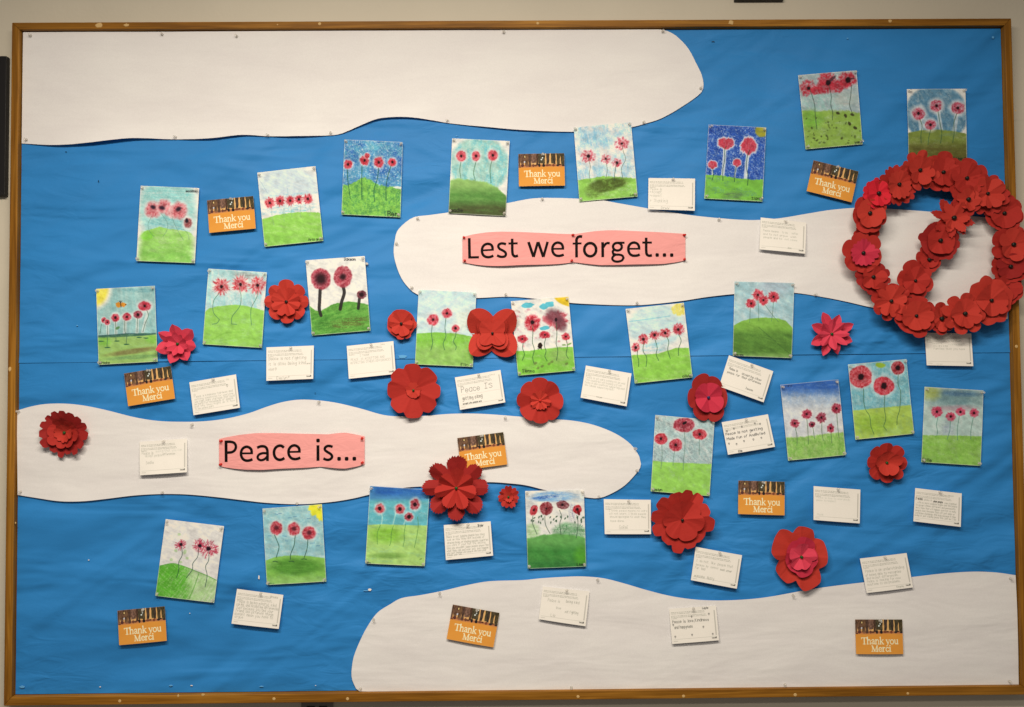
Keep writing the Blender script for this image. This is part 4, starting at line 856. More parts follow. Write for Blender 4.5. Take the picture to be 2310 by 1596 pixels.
# ---------------------------------------------------------------- orange postcards, printed side (150 x 100 units)
SERIF = {
 'T': (15.5, [(1.7, [(0, 17.6), (16.5, 17.6)]), (1.4, [(.6, 17.8), (.3, 14)]), (1.4, [(15.9, 17.8), (16.2, 14)]), (3, [(8.3, 0.6), (8.3, 17.6)]), (1.3, [(4.5, .6), (12.2, .6)])]),
 'h': (13.2, [(2.6, [(2.6, .6), (2.6, 19.6)]), (1.3, [(.3, 19.3), (2.6, 19.8)]), (1.2, [(0, .6), (5.4, .6)]), (2.2, [(3.2, 9.5), (5.5, 12.6), (8.8, 12.4), (10.4, 9.5), (10.4, .6)]), (1.2, [(8, .6), (13, .6)])]),
 'a': (11.2, [(2.3, [(1.7, 10.6), (4, 12.8), (7.2, 12.4), (8.4, 9.8), (8.4, 2), (10.8, .8)]), (2.0, [(8.3, 7.6), (3.6, 6.2), (1.5, 3.4), (3, 1), (6, 1.2), (8.3, 3.2)])]),
 'n': (13.4, [(2.6, [(2.6, .6), (2.6, 12.8)]), (1.3, [(.2, 12.4), (2.6, 13)]), (1.2, [(0, .6), (5.4, .6)]), (2.2, [(3.2, 9.5), (5.5, 12.6), (8.8, 12.4), (10.4, 9.5), (10.4, .6)]), (1.2, [(8, .6), (13, .6)])]),
 'k': (13, [(2.6, [(2.6, .6), (2.6, 19.6)]), (1.3, [(.3, 19.3), (2.6, 19.8)]), (1.2, [(0, .6), (5.4, .6)]), (1.4, [(3.2, 5.8), (9.8, 12.3)]), (2.6, [(5.4, 7.6), (10.8, .8)]), (1.2, [(7.2, 12.4), (12.2, 12.4)]), (1.2, [(8.6, .6), (13.2, .6)])]),
 'y': (12.6, [(2.5, [(2, 12.2), (6.8, 1.2)]), (1.5, [(11, 12.2), (6.4, 0), (4, -4.2), (1.4, -4.4)]), (1.2, [(0, 12.4), (4.8, 12.4)]), (1.2, [(8.6, 12.4), (13, 12.4)])]),
 'o': (12.4, [(2.2, [(6 + 4.9 * math.cos(a), 6.5 + 6 * math.sin(a)) for a in np.linspace(0, 2 * math.pi, 17)])]),
 'u': (13, [(2.4, [(2.5, 12.2), (2.5, 4), (4.6, 1), (7.6, 1.4), (10, 3.8)]), (2.6, [(10, 12.6), (10, .8)]), (1.3, [(.2, 12.2), (2.6, 12.6)]), (1.3, [(7.6, 12.3), (10, 12.7)]), (1.2, [(10, .8), (12.6, .9)])]),
 'M': (20, [(1.4, [(2.7, .6), (3.2, 17)]), (2.9, [(3.2, 17), (9.7, 1)]), (1.4, [(9.7, 1), (15.8, 17)]), (2.9, [(16.2, 17.3), (16.4, .6)]), (1.2, [(0, .6), (5.4, .6)]), (1.4, [(0.5, 17.3), (3.6, 17.3)]), (1.4, [(15.5, 17.3), (18.8, 17.3)]), (1.2, [(12.8, .6), (19.6, .6)])]),
 'e': (11.2, [(1.3, [(1.6, 7.2), (10, 7.2)]), (2.1, [(10, 7.2), (9.3, 10.8), (6.3, 12.8), (3, 11.6), (1.4, 8), (1.5, 4.4), (3.4, 1.4), (6.4, .6), (10, 2.8)])]),
 'r': (9.2, [(2.6, [(2.6, .6), (2.6, 12.8)]), (1.3, [(.2, 12.4), (2.6, 13)]), (1.2, [(0, .6), (5.8, .6)]), (2.2, [(3.2, 9.2), (5.6, 12.2), (8, 11.8)])]),
 'c': (10.8, [(2.1, [(9.4, 10.6), (7, 12.7), (3.6, 11.8), (1.5, 8), (1.5, 4.6), (3.4, 1.4), (6.2, .6), (9.8, 2.8)])]),
 'i': (6, [(2.6, [(2.6, .6), (2.6, 12.8)]), (1.3, [(.2, 12.4), (2.6, 13)]), (1.2, [(0, .6), (5.4, .6)]), (3.0, [(2.4, 17.6), (2.6, 17.7)])]),
}
def serif(c, text, x0, x1, yb, h, colr):
    adv = sum(SERIF[k][0] if k != ' ' else 5.2 for k in text) - 0.5
    s = (x1 - x0) / adv; sy = h / 18.0; x = x0
    for k in text:
        if k == ' ': x += 5.2 * s; continue
        a, sts = SERIF[k]
        for wd, pts in sts: c.line([(x + px * s, yb - py * sy) for px, py in pts], wd * s * 1.1, colr, 1, len(pts) > 4)
        x += a * s
REC = [(0, 0), (150, 0), (150, 100), (0, 100)]
c = Canvas(REC, 300, 200, 77, (216, 144, 58))
c.mix(np.clip(c.n(60, 30, 3) - .4, 0, .3), (208, 132, 48))
pic = np.clip((42.5 + 1.2 * np.sin(c.X / 21) - c.Y) / .8, 0, 1)
c.mix(pic, (214, 164, 100)); c.mix(pic * np.clip((88 - c.X) / 6, 0, 1) * np.clip((29 - c.Y) / 8, 0, 1), (112, 78, 58)); c.mix(pic * np.clip((c.Y - 34) / 3 + .5, 0, 1), (166, 102, 62)); c.mix(pic * np.clip((c.Y - 39.5) / 1 + .5, 0, 1), (196, 128, 72))
c.mix(pic * np.clip((18 - c.X) / 4, 0, 1) * np.clip((30 - c.Y) / 8, 0, 1), (120, 84, 62)); c.mix(c.ell(20, 25, 3.4, 2.4, -40, 0, .3), (190, 190, 196))
legs = [(0, 5, 0, 5, 38, (116, 82, 66)), (4.5, 18, 9, 17, 34, (138, 98, 76)), (16, 22, 18, 22, 14, (96, 68, 52)), (22, 34, 22, 31.5, 37, (146, 104, 72)), (33.5, 41.5, 33, 40.5, 37, (92, 66, 60)),
        (41.5, 51.5, 43, 52, 29.5, (176, 132, 116)), (51, 60.5, 51, 57, 28, (160, 116, 100)), (59, 65, 58, 65, 36, (70, 46, 38)), (64.5, 76, 65, 77, 30, (76, 76, 54)), (75.5, 87, 76, 86, 31, (80, 80, 58)),
        (91, 102, 91.5, 99.5, 32, (58, 52, 54)), (106, 114.5, 107, 118, 31, (78, 80, 54)), (113, 122, 114, 121, 33, (48, 46, 46)), (124, 137.5, 126, 134, 35, (78, 76, 52)), (136.5, 150, 140, 150, 36, (84, 80, 50))]
for a0, a1, b0, b1, yb, cc_ in legs:
    t = np.clip(c.Y / yb, 0, 1); xl = a0 * (1 - t) + b0 * t + .5 * np.sin(c.Y / 4 + a0); xr = a1 * (1 - t) + b1 * t + .5 * np.sin(c.Y / 3.3 + a1)
    m_ = np.clip((c.X - xl) / .6 + .5, 0, 1) * np.clip((xr - c.X) / .6 + .5, 0, 1) * np.clip((yb - c.Y) / .6 + .5, 0, 1)
    cc_ = tuple(np.array(cc_) * .5 + np.array((92, 66, 44)) * .38); c.mix(m_, cc_); n_ = c.n(2.6, 5, int(a0) + 9); c.mix(m_ * np.clip((n_ - .5) * 2.6, 0, .6), tuple(np.array(cc_) * 1.25)); c.mix(m_ * np.clip((.5 - n_) * 2.6, 0, .6), tuple(np.array(cc_) * .5))
for x, y, rx, ry, cc_ in ((4, 41, 5, 2, (96, 58, 44)), (13, 36.5, 5, 4.5, (84, 48, 44)), (28, 39, 5, 2, (140, 90, 66)), (37, 38.5, 5, 2.4, (90, 60, 48)), (48, 36.5, 4, 4.5, (104, 62, 48)), (55, 37, 5, 2.6, (96, 58, 40)), (68, 36, 3.6, 5.6, (34, 28, 30)), (82, 36.5, 4.4, 5.6, (30, 26, 30)), (94, 36, 5.5, 3.6, (116, 66, 46)), (102, 35.5, 4, 2, (70, 34, 24)),
                         (114, 36.5, 4, 4.2, (120, 64, 44)), (128, 37, 5, 3, (44, 38, 40)), (135, 34.5, 4, 2, (60, 40, 30)), (146, 37.5, 5, 2.6, (46, 38, 38))):
    c.mix(c.ell(x, y, rx, ry, 0, .1, .2) * pic, cc_)
for x, y in ((83, 3.4), (79, 13), (75, 18.5)): c.mix(c.ell(x, y, 2.2, 2.4, 0, .3, .3), (214, 218, 214))
c.mix(c.ell(21, 9, 1.6, 3, 0, .1, .3), (232, 200, 130))
serif(c, 'Thank you', 18, 135, 71.5, 18.8, (252, 226, 176)); serif(c, 'Merci', 48.5, 111, 92.5, 17.2, (252, 226, 176))
e = np.minimum(np.minimum(c.X, 150 - c.X), np.minimum(c.Y, 100 - c.Y)); c.mix(np.clip((.9 - e) / .6, 0, 1) * .35, (240, 200, 150))

def card_frame(cv):
    q = P([p[0] for p in cv], [p[1] for p in cv], 0.0115)
    ctr = q.mean(0); ux = (q[1] - q[0] + q[2] - q[3]) / 2; uz = (q[0] - q[3] + q[1] - q[2]) / 2
    return ctr, ux, uz
thanks = [([(467, 452), (572, 443), (577, 516), (473, 527)], 'between the blurred pink poppies and five spiky poppies', 5),
          ([(1169, 348), (1272, 346), (1275, 420), (1171, 421.5)], 'pinned straight on blue just above the Lest we forget cloud', 8),
          ([(1835, 362), (1937, 387), (1920, 458), (1819, 432)], 'tilted clockwise, just outside the top of the wreath', 4),
          ([(280, 843), (386, 826), (395, 899.5), (290, 917)], 'tilted upward under the orange butterfly drawing', 6),
          ([(1031, 989), (1136, 975), (1144, 1048), (1041, 1061)], 'on the Peace is cloud, corner covered by the fringed poppy', 9),
          ([(1665, 1084), (1770, 1088), (1769, 1162), (1665, 1160)], 'straight on blue beside the biggest folded red poppy', 7),
          ([(265, 1378), (373, 1368), (376, 1445), (270, 1455)], 'alone in the lower blue corner by the frame', 5),
          ([(1021, 1364), (1126, 1383), (1114, 1460), (1008, 1441)], 'tilted on the bottom cloud near its rounded end', 8),
          ([(1928, 1398), (2034, 1398), (2038, 1475), (1931, 1475)], 'straight on the bottom cloud, lowest and nearest the frame corner', 3)]
w0 = 106.0 * MPX; h0 = 74.0 * MPX
X = np.zeros((200, 300, 3)); X[..., 0] = (c.u - .5) * w0; X[..., 2] = (.5 - c.v) * h0
X[..., 1] = -(0.0022 + 0.0045 * c.v ** 1.3 + 0.0020 * np.cos((c.u - .5) * 3) * c.v)
ME_T = grid_mesh('thank_you_postcard', X, c.colours()); ME_T.materials.append(M_CARD)
for i, (cv, where, s_) in enumerate(thanks):
    ctr, ux, uz = card_frame(cv)
    o = bpy.data.objects.new('thank_you_postcard', ME_T); col.objects.link(o)
    o.location = (ctr[0], -0.0092, ctr[2]); o.rotation_euler = (0, -math.atan2(ux[2], ux[0]), 0)
    o.scale = (np.linalg.norm(ux) / w0, 1, np.linalg.norm(uz) / h0)
    tag(o, 'orange Thank you Merci postcard ' + where, 'postcard', 'orange thank you postcards')
    TL, TR, BR, BL = [np.array(p, float) for p in cv]; p = TL * .47 + TR * .53 + (BL - TL) * .035
    PINS.append((p[0], p[1], 0.0118, 'clear', 'clear pushpin at the top of the orange postcard ' + ' '.join(where.split()[:6])))

# ---------------------------------------------------------------- white postcards, written side
GR = (128, 122, 108); INK = (70, 66, 60)
def postcard(cv, lines, label, seed, extra=None, lift=0.006, bow=0.002):
    c = Canvas(REC, 176, 118, seed, (238, 230, 213))
    tiny = [(5, 12.5, 'Whether on land, at sea or in the air. Past or present, in Canada or far'), (5, 16.2, 'from home. We recognize and remember your service and sacrifices.'),
            (5, 22.6, "Sur terre, en mer ou dans les airs, hier et aujourd'hui, au Canada ou loin"), (5, 26.3, 'du foyer. Nous reconnaissons et rappelons votre service et souvenir de'), (5, 30, 'vos sacrifices.')]
    for x, y, t in tiny:
        n_ = len(t); wid = sum((3.2 if ch == ' ' else 4.0) for ch in t) * 1.9 / 6
        k = (101 if y < 20 else 106) / max(wid, 1) if n_ > 30 else 1.0
        for pl in strokes(t, 0, 0, 1.9, 0, 0, 1):
            c.line([(x + px * min(k, 1.25), y + py) for px, py in pl], 0.5, (120, 114, 100), .72, False)
    for x in (141.3, 143.6): c.line([(x, 13), (x, 84)], .8, (120, 112, 100), .9)
    c.mix(np.clip(1 - np.abs(c.X - 142.5) / 1.2, 0, 1) * ((c.Y > 13) & (c.Y < 84)) * .35, (150, 142, 128))
    c.line([(6, 88.5), (143, 87.5)], .7, (150, 142, 128), .8)
    c.line([(6, 93.5), (19, 93.5)], .9, (130, 122, 110), .8)
    c.text('Canada', 128.5, 93.2, 3.4, (60, 56, 50), .8, 1, 0, 0, 0); c.mix(((c.X > 140.5) & (c.X < 143.5) & (c.Y > 88.8) & (c.Y < 91)).astype(float) * .8, (60, 56, 50))
    for ln in lines:
        x, y, h, t = ln[:4]; a = ln[4] if len(ln) > 4 else .75; w_ = ln[5] if len(ln) > 5 else None
        colr = ln[6] if len(ln) > 6 else GR
        st = strokes(t, 0, 0, h, .03, .28, seed + int(y)); mx = max(px for pl in st for px, _ in pl)
        k = (w_ / mx) if w_ else 1.0
        for pl in st: c.line([(x + px * k, y + py) for px, py in pl], 0.95 if colr is GR else 1.2, colr, a * .85, False)
    if extra: extra(c)
    o = sheet_from('written_postcard', cv, c, 0.0112, M_CARD, bow, lift, seed)
    tag(o, label, 'postcard', 'white postcards with handwriting')
    TL, TR, BR, BL = [np.array(p, float) for p in cv]; p = TL * .48 + TR * .52 + (BL - TL) * .04
    PINS.append((p[0], p[1], 0.0120, 'clear', 'clear pushpin at the top edge of the ' + label.replace('white postcard', 'postcard', 1)))
def hearts(pts, h=5, colr=GR):
    def f(c):
        for x, y in pts: c.text('*', x, y, h, colr, 1.0, .9, 0, 0, .1)
    return f
postcard([(1463, 402), (1568, 403.5), (1566, 477), (1461, 474)], [(7, 38, 7, 'Peace is', .6), (5, 48, 9, '+Accept', .6, 38), (5, 59, 8, '+respect', .55, 38), (5, 77, 11, '+ Thanking', .6, 57), (42, 98, 7.5, 'DreW', .8, 26)], 'white postcard listing Accept, respect and Thanking in faint pencil', 101, None, .009)
postcard([(1716, 491), (1819, 503), (1814, 574), (1711, 564)], [(10, 42, 6, 'Peace means', .6, 50), (72, 42, 6, 'to be', .5, 18), (103, 42, 6, 'selfish', .45, 20), (10, 53, 6, 'and to not argue', .6, 80), (12, 63, 6, 'people and to', .6, 60), (100, 53, 5, 'with', .7, 18), (82, 63, 6, 'not cause', .5, 40), (92, 90, 6, 'Ben', .6)], 'white postcard with curling corners, half on the Lest we forget cloud near the wreath', 102, None, .010, .005)
postcard([(601, 784), (708, 780), (707.5, 855), (602, 859.5)], [(8, 39, 9, 'peace is not fighting', .85, 118), (7, 55, 9.5, 'it is allso being kind', .85, 118), (128, 55, 4, 'and', .8, 11), (8, 70, 8, 'nice', .8, 16), (27, 70, 8, '*', .8), (33, 98, 9, 'Evelyn', .9, 34), (70, 94, 5, '*', .8)], 'white postcard reading peace is not fighting, with round dots on its letters', 103)
postcard([(782, 781), (887.5, 770), (893.5, 844), (787.6, 855)], [(40, 36, 6, 'I THINK', .6, 30), (10, 47, 6.4, 'PEACE  IS ACCEPTING AND', .6, 108), (9, 57, 6.6, 'RESPECTING OTHERS DIFFERENCES', .6, 128), (108, 8, 4, 'Jamie', .5, 14)], 'white postcard written in pencil capitals, beginning I THINK', 104)
postcard([(427, 863), (532.4, 845), (542.5, 920), (438, 937)], [(9, 48, 10, 'P', .75), (15, 49, 6, 'eace is kindness fairness and', .6, 118), (10, 57, 6, 'setting something for everyone', .55, 124), (9, 64, 6, 'way right might stop bomb that could', .55, 128), (8, 71, 6, 'be hard for thousands of people', .6, 124), (8, 78, 6, 'but why they might do it how', .55, 128), (8, 85, 5, 'to be peace part', .55, 60), (117, 13, 5, 'Ola', .5)], 'white postcard with a small heart above a dense faint paragraph', 105, hearts([(115, 33)], 8))
postcard([(1026, 852), (1129, 835), (1140, 908), (1038, 925)], [(14, 50, 16, 'Peace', .9, 60, INK), (90, 48, 15, 'IS', .85, 26, INK), (13, 73, 11, 'getting along', .85, 66, INK), (12, 86, 4.6, 'accept who people are', .9, 62, INK), (113, 12, 5, 'Uma', .6, 16)], 'white postcard with Peace IS in big pencil letters', 106, lambda c: c.line([(10, 58), (18, 54), (24, 58), (32, 54), (40, 58), (55, 57), (80, 58), (110, 57), (138, 58)], .9, (170, 150, 140), .6))
postcard([(1321.6, 825), (1424.6, 843), (1413, 917), (1309.3, 897.4)], [(6, 37, 6, 'Peace is all wars coming to an end', .5, 128), (6, 45, 6, 'This countries will helping will win', .5, 118), (6, 53, 6, 'Peace is also countries supporting each', .5, 130), (6, 61, 6, 'like Canada supporting Haiti', .5, 96), (50, 90, 4, 'morgan', .7, 18)], 'white postcard with four slanting faint lines, beside the rising row of poppies', 107)
postcard([(1644.4, 802), (1744.5, 838), (1721.4, 908), (1621, 872)], [(14, 40, 7, 'Peace is', .8, 28, INK), (57, 42, 6.5, 'accepting other', .7, 66, INK), (12, 52, 6.4, 'people  for  their differences', .7, 112, INK), (82, 80, 6, 'Jaxson', .7, 24, INK)], 'steeply tilted white postcard whose corner the pink-centred poppy overlaps', 108)
postcard([(1628, 953), (1732.5, 935), (1747, 1008), (1641, 1026)], [(5, 42, 7.5, 'Peace is not getting', .95, 118, (28, 26, 30)), (6, 57, 7.5, 'Made Fun of AndBulied', .95, 122, (28, 26, 30)), (34, 98, 6, 'Ellie', .9, 12, (28, 26, 30))], 'white postcard in dark ink ringed by two rows of hearts', 109, hearts([(9, 33), (32, 29), (58, 27), (101, 24), (117, 28), (8, 71), (31, 76), (56, 71), (86, 71), (112, 70)], 6, (50, 46, 48)))
postcard([(2086, 751), (2191, 753), (2193.3, 826.6), (2088.5, 824.6)], [(24, 35, 5, 'Peace is', .4, 30), (75, 37, 5, 'helping the', .35, 42), (26, 42, 5.5, 'you are kind', .5, 45), (26, 51, 6, 'families that you have', .55, 100), (32, 97, 3, 'morgan', .35, 20)], 'white postcard half hidden beneath the bottom of the wreath', 110)
postcard([(315, 997), (422, 989.5), (424.4, 1065), (318.5, 1072)], [(7, 40, 9, 'Peace is', .7, 36), (52, 35, 7, 'being that you can', .4, 82), (18, 47, 7, 'accept people', .5, 52), (72, 45, 6, 'differences', .65, 40), (20, 68, 8, 'Sadie', .7, 24)], 'white postcard on the cloud between the dark red poppy and the Peace is banner', 111, None, .010, .004)
postcard([(1001, 1185), (1106.7, 1176.4), (1112.5, 1253), (1006, 1263)], [(6, 38, 6, 'Peace is not judging people how they', .7, 122), (7, 46, 6, 'look or how they act instead of', .7, 120), (8, 55, 6, 'drawing books or keeping peoples countries', .7, 130), (6, 62, 6, 'you care if your not the smiling', .65, 122), (6, 70, 6, 'also you shouldnt judge people where the', .7, 132), (5, 78, 6, 'what they can and wear only just happen', .7, 132), (5, 84, 5, 'you cant change who people are and your', .7, 125), (5, 89, 4, 'friends  your  love', .6, 46), (108, 13, 7, 'Skyler', .95, 18, (40, 38, 38))], 'white postcard filled with eight tight lines, under the fringed poppy', 112)
postcard([(1362, 1126.5), (1468, 1128), (1468, 1204.7), (1363.7, 1204.6)], [(16, 35, 5.5, 'I think peace means no wars', .5, 122), (16, 44, 5.5, 'will not start, I think people', .55, 118), (18, 53, 6, 'should apologise to what they', .6, 116), (20, 65, 6, 'have done.', .6, 44), (48, 85, 10, 'GoReE', .7, 28)], 'white postcard with four pencil lines and a large scrawled signature', 113)
postcard([(534.8, 1328.7), (639.3, 1342.5), (630, 1418), (523.4, 1406)], [(7, 38, 8.5, 'Peace is being mindful, kind,', .75, 128), (6, 47, 8, 'caring, and Accepting differences', .75, 134), (7, 56, 8, 'Just because you and your', .75, 118), (7, 65, 8, 'friend like different things', .75, 120), (5, 74, 8, 'doesnt mean you have to', .75, 122), (7, 82, 7, 'argue', .65, 26), (110, 13, 6.5, 'Brooke', .8, 24)], 'white postcard with six lines of large pencil on lower blue, under the lemon sun drawing', 114)
postcard([(1569.4, 1234), (1674, 1253), (1661, 1327.5), (1557.5, 1308)], [(9, 42, 7, 'I  do not  like  people that', .65, 118), (9, 54, 6, 'because  by  control', .6, 72), (88, 56, 6, 'each other', .85, 38), (8, 64, 7, 'for  bad', .65, 32), (9, 88, 8, 'munashe  Notty', .75, 64)], 'tilted white postcard touching the lower edge of the biggest folded poppy', 115)
postcard([(1835.4, 1097), (1941, 1105), (1937.6, 1180.5), (1833.6, 1172.6)], [(9, 35, 5.5, 'Peace is love to everybody', .38, 108), (9, 43, 5.5, 'peace is respect', .38, 62), (12, 85, 5, 'Malik', .45, 20)], 'white postcard almost blank, with two very faint lines', 116)
postcard([(2064.5, 1101.3), (2169.7, 1113.7), (2165.2, 1188.4), (2058.3, 1175.7)], [(4, 34, 6, 'I think', .95, 22, INK), (31, 34, 5.5, 'peace is', .6, 24), (60, 36, 6, 'when people', .9, 30, INK), (95, 37, 5.5, 'come together', .6, 40), (10, 44, 5.5, 'with no more weapons bombs and the people', .6, 126), (5, 52, 5.5, 'to accept others different and personality', .65, 126), (5, 60, 5.5, 'and I hope that will happen soon not so many', .6, 128), (5, 68, 5.5, 'people every because that will just make us', .65, 124), (5, 76, 5.5, 'world more hardships this bully because it then', .65, 128), (4, 83, 5.5, 'being is just a being peace this just me I live', .65, 130), (108, 13, 4, 'Naomi', .5, 16)], 'densely written white postcard nearest the frame, below the smeared-band drawing', 117)
postcard([(1939.6, 1260.5), (2045.2, 1248), (2057.9, 1324.6), (1953.3, 1337.3)], [(9, 42, 8, 'Peace is an understanding', .7, 124), (7, 53, 7, 'of being able to recognise', .7, 114), (8, 62, 7, 'and accept differences.', .65, 102), (8, 71, 7, 'Peace is looking for new', .65, 108), (7, 80, 7, 'solutions to old problems.', .65, 106), (98, 95, 5, 'Kingsley', .7, 24)], 'white postcard straddling blue and the bottom cloud, with five neat lines', 118)
postcard([(1224.4, 1323.3), (1330, 1334.4), (1320.5, 1412), (1215, 1396)], [(22, 43, 9, 'Peace is', .7, 38), (80, 40, 8, 'being kind', .75, 42), (50, 62, 7, 'love', .7, 16), (80, 70, 8, 'not fighting', .75, 42), (36, 86, 8, 'Lia', .8, 14)], 'white postcard with scattered words being kind, love and not fighting', 119)
postcard([(1509, 1374), (1615, 1366.5), (1621, 1443.5), (1515.5, 1452)], [(7, 42, 8, 'Peace is love,Kindness', .85, 116, INK), (12, 58, 8, 'and happyness', .8, 58, INK), (106, 7, 5, 'Layla', .95, 18, (30, 28, 30))], 'white postcard with loosely spaced small hearts, pinned on the bottom cloud', 120, hearts([(68, 30), (123, 26), (7, 50), (102, 62), (10, 84), (64, 82), (130, 84)], 6, (60, 56, 54)))

# ---------------------------------------------------------------- pink banners with black letters
def banner(name, top, bot, fn, glyphs, label, pins, slots):
    """top/bot: outline points (V). pins: V positions at the two or three pinned columns."""
    top = np.array([fn(p) for p in top]); bot = np.array([fn(p) for p in bot])
    top = top[np.argsort(top[:, 0])]; bot = bot[np.argsort(bot[:, 0])]
    x0, x1 = top[0, 0], top[-1, 0]; nx_ = 150; ny_ = 22
    xx = np.linspace(x0, x1, nx_)
    yt = np.interp(xx, top[:, 0], top[:, 1]); yb = np.interp(xx, bot[:, 0], bot[:, 1])
    k5 = np.ones(5) / 5; yt[2:-2] = np.convolve(yt, k5, 'valid'); yb[2:-2] = np.convolve(yb, k5, 'valid')
    def bulge(x, v):
        b_ = 0
        for a, e_ in zip(slots, slots[1:]):
            t = (x - a) / (e_ - a); b_ = b_ + np.where((t > 0) & (t < 1), np.sin(np.pi * np.clip(t, 0, 1)) ** .7, 0)
        return 0.0095 + 0.007 * b_ * (.55 + .45 * v) + .0006 * np.sin(x / 23 + 2 * v)
    vv = np.linspace(0, 1, ny_)[:, None]
    VX = xx[None, :] + 0 * vv; VY = yt[None, :] * (1 - vv) + yb[None, :] * vv
    D = bulge(VX, vv + 0 * VX)
    X = P(VX, VY, 0.013); X[..., 1] = -D
    c_ = X.reshape(-1, 3).mean(0); c_[1] = 0
    root = thing(name, Vector(c_), label, 'banner', 'pink lettered banners')
    link('card_strip', grid_mesh('card_strip', X - c_), M_PINK, root)
    zt = np.interp
    for gi, (wds, pls) in enumerate(glyphs):
        v_, f_ = [], []
        for si, (wd, pts, curve) in enumerate(pls):
            pts = np.array([fn(p) for p in pts]); wv = wd * fn.scale * 1.07
            if curve: pts = np.vstack([smooth_poly(pts, 1.6, False), pts[-1:]])
            else:
                dd = []
                for a, e_ in zip(pts, pts[1:]):
                    n_ = max(1, int(np.linalg.norm(e_ - a) / 6)); dd += [a + (e_ - a) * k / n_ for k in range(n_)]
                pts = np.array(dd + [pts[-1]])
            n_ = len(pts); left = []; rgt = []
            for k in range(n_):
                d0 = pts[k] - pts[k - 1] if k else pts[1] - pts[0]; d1 = pts[k + 1] - pts[k] if k < n_ - 1 else d0
                d0 = d0 / (np.linalg.norm(d0) + 1e-9); d1 = d1 / (np.linalg.norm(d1) + 1e-9)
                t = d0 + d1; L_ = np.linalg.norm(t)
                if L_ < .2: t = d1; L_ = 1
                t = t / L_; nrm = np.array([-t[1], t[0]]); cosh = max(.45, abs(nrm @ np.array([-d1[1], d1[0]])))
                left.append(pts[k] + nrm * wv / 2 / cosh); rgt.append(pts[k] - nrm * wv / 2 / cosh)
            q = np.array(left + rgt)
            yy_t = np.interp(q[:, 0], xx, yt); yy_b = np.interp(q[:, 0], xx, yb)
            dd_ = bulge(q[:, 0], (q[:, 1] - yy_t) / (yy_b - yy_t)) + 0.00035 + 0.00006 * si
            w3 = P(q[:, 0], q[:, 1], 0.013); w3[:, 1] = -dd_
            b0 = len(v_); v_ += [tuple(p) for p in (w3 - c_)]
            f_ += [(b0 + k, b0 + k + 1, b0 + n_ + k + 1, b0 + n_ + k) for k in range(n_ - 1)]
        me = mesh_of('letter', v_, f_)
        if sum(p.normal.y * p.area for p in me.polygons) > 0: me.flip_normals()
        link('letter', me, M_BLACK, root)
    return root
def zone(ox, oy, s):
    def fn(p): return (ox + p[0] * s, oy + p[1] * s)
    fn.scale = s; return fn
f1 = zone(1030.9, 506.8, .11717)
def sh(pts, dx): return [(x + dx, y) for x, y in pts]
DX = (1284.3 - 1030.9) / .11717
def ellp(cx, cy, rx, ry, n=28): return [(cx + rx * math.cos(a), cy + ry * math.sin(a)) for a in np.linspace(0, 2 * math.pi, n)]
def dot(x, y, s): return (s, [(x - s / 2, y), (x + s / 2, y)], False)
def rdot(x, y, s): return [(s * .72, [(x - s / 2, y), (x + s / 2, y)], False), (s, [(x - s * .36, y), (x + s * .36, y)], False)]
G1 = [
 ('L', [(50, [(235, 262), (243, 654)], False), (42, [(222, 634), (423, 632)], False)]),
 ('e', [(34, [(486, 500), (708, 488)], False), (47, [(684, 505), (683, 440), (655, 392), (590, 373), (525, 398), (487, 455), (482, 530), (505, 590), (548, 622), (600, 632), (652, 624), (702, 602)], True)]),
 ('s', [(46, [(944, 385), (905, 371), (850, 368), (805, 392), (796, 432), (822, 472), (880, 503), (930, 540), (942, 580), (920, 617), (870, 627), (820, 620), (771, 597)], True)]),
 ('t', [(48, [(1062, 275), (1063, 360), (1067, 540), (1080, 592), (1115, 618), (1175, 604)], True), (38, [(990, 369), (1168, 366)], False)]),
 ('w', [(50, [(1376, 340), (1473, 628)], False), (46, [(1474, 630), (1556, 340)], False), (50, [(1562, 338), (1662, 628)], False), (46, [(1663, 628), (1745, 335)], False)]),
 ('e', [(33, [(1845, 470), (2064, 468)], False), (47, [(2040, 482), (2036, 420), (2008, 370), (1940, 349), (1880, 372), (1842, 430), (1838, 500), (1860, 560), (1905, 597), (1960, 606), (2010, 598), (2057, 580)], True)]),
 ('f', [(50, sh([(249, 236), (205, 230), (165, 245), (141, 285), (139, 340), (140, 635)], DX), True), (36, sh([(65, 367), (235, 364)], DX), False)]),
 ('o', [(50, sh(ellp(402, 487, 114, 127), DX), True)]),
 ('r', [(50, sh([(640, 342), (643, 632)], DX), False), (44, sh([(655, 440), (690, 385), (730, 360), (777, 362)], DX), True)]),
 ('g', [(45, sh(ellp(925, 430, 85, 74), DX), True), (38, sh([(935, 353), (1062, 354)], DX), False), (42, sh([(860, 485), (835, 525), (845, 568), (900, 584)], DX), True),
        (42, sh([(880, 585), (960, 585), (1020, 605), (1040, 648), (1010, 695), (930, 719), (860, 706), (826, 668), (838, 622), (880, 588)], DX), True)]),
 ('e', [(33, sh([(1145, 471), (1366, 471)], DX), False), (47, sh([(1341, 485), (1336, 420), (1305, 372), (1240, 351), (1177, 375), (1139, 432), (1136, 500), (1157, 560), (1202, 598), (1260, 606), (1310, 600), (1354, 582)], DX), True)]),
 ('t', [(48, sh([(1478, 256), (1478, 350), (1480, 540), (1494, 585), (1530, 605), (1589, 596)], DX), True), (38, sh([(1403, 351), (1587, 351)], DX), False)]),
] + [('dot', rdot(x + DX, 590, 66)) for x in (1690, 1831, 1972)]
top1 = [(105, 245), (200, 215), (350, 182), (550, 153), (800, 137), (1100, 142), (1500, 158), (2000, 178)] + sh([(60, 184), (120, 183), (300, 155), (500, 128), (750, 112), (1000, 115), (1300, 130), (1700, 148), (2000, 165), (2240, 178)], DX)
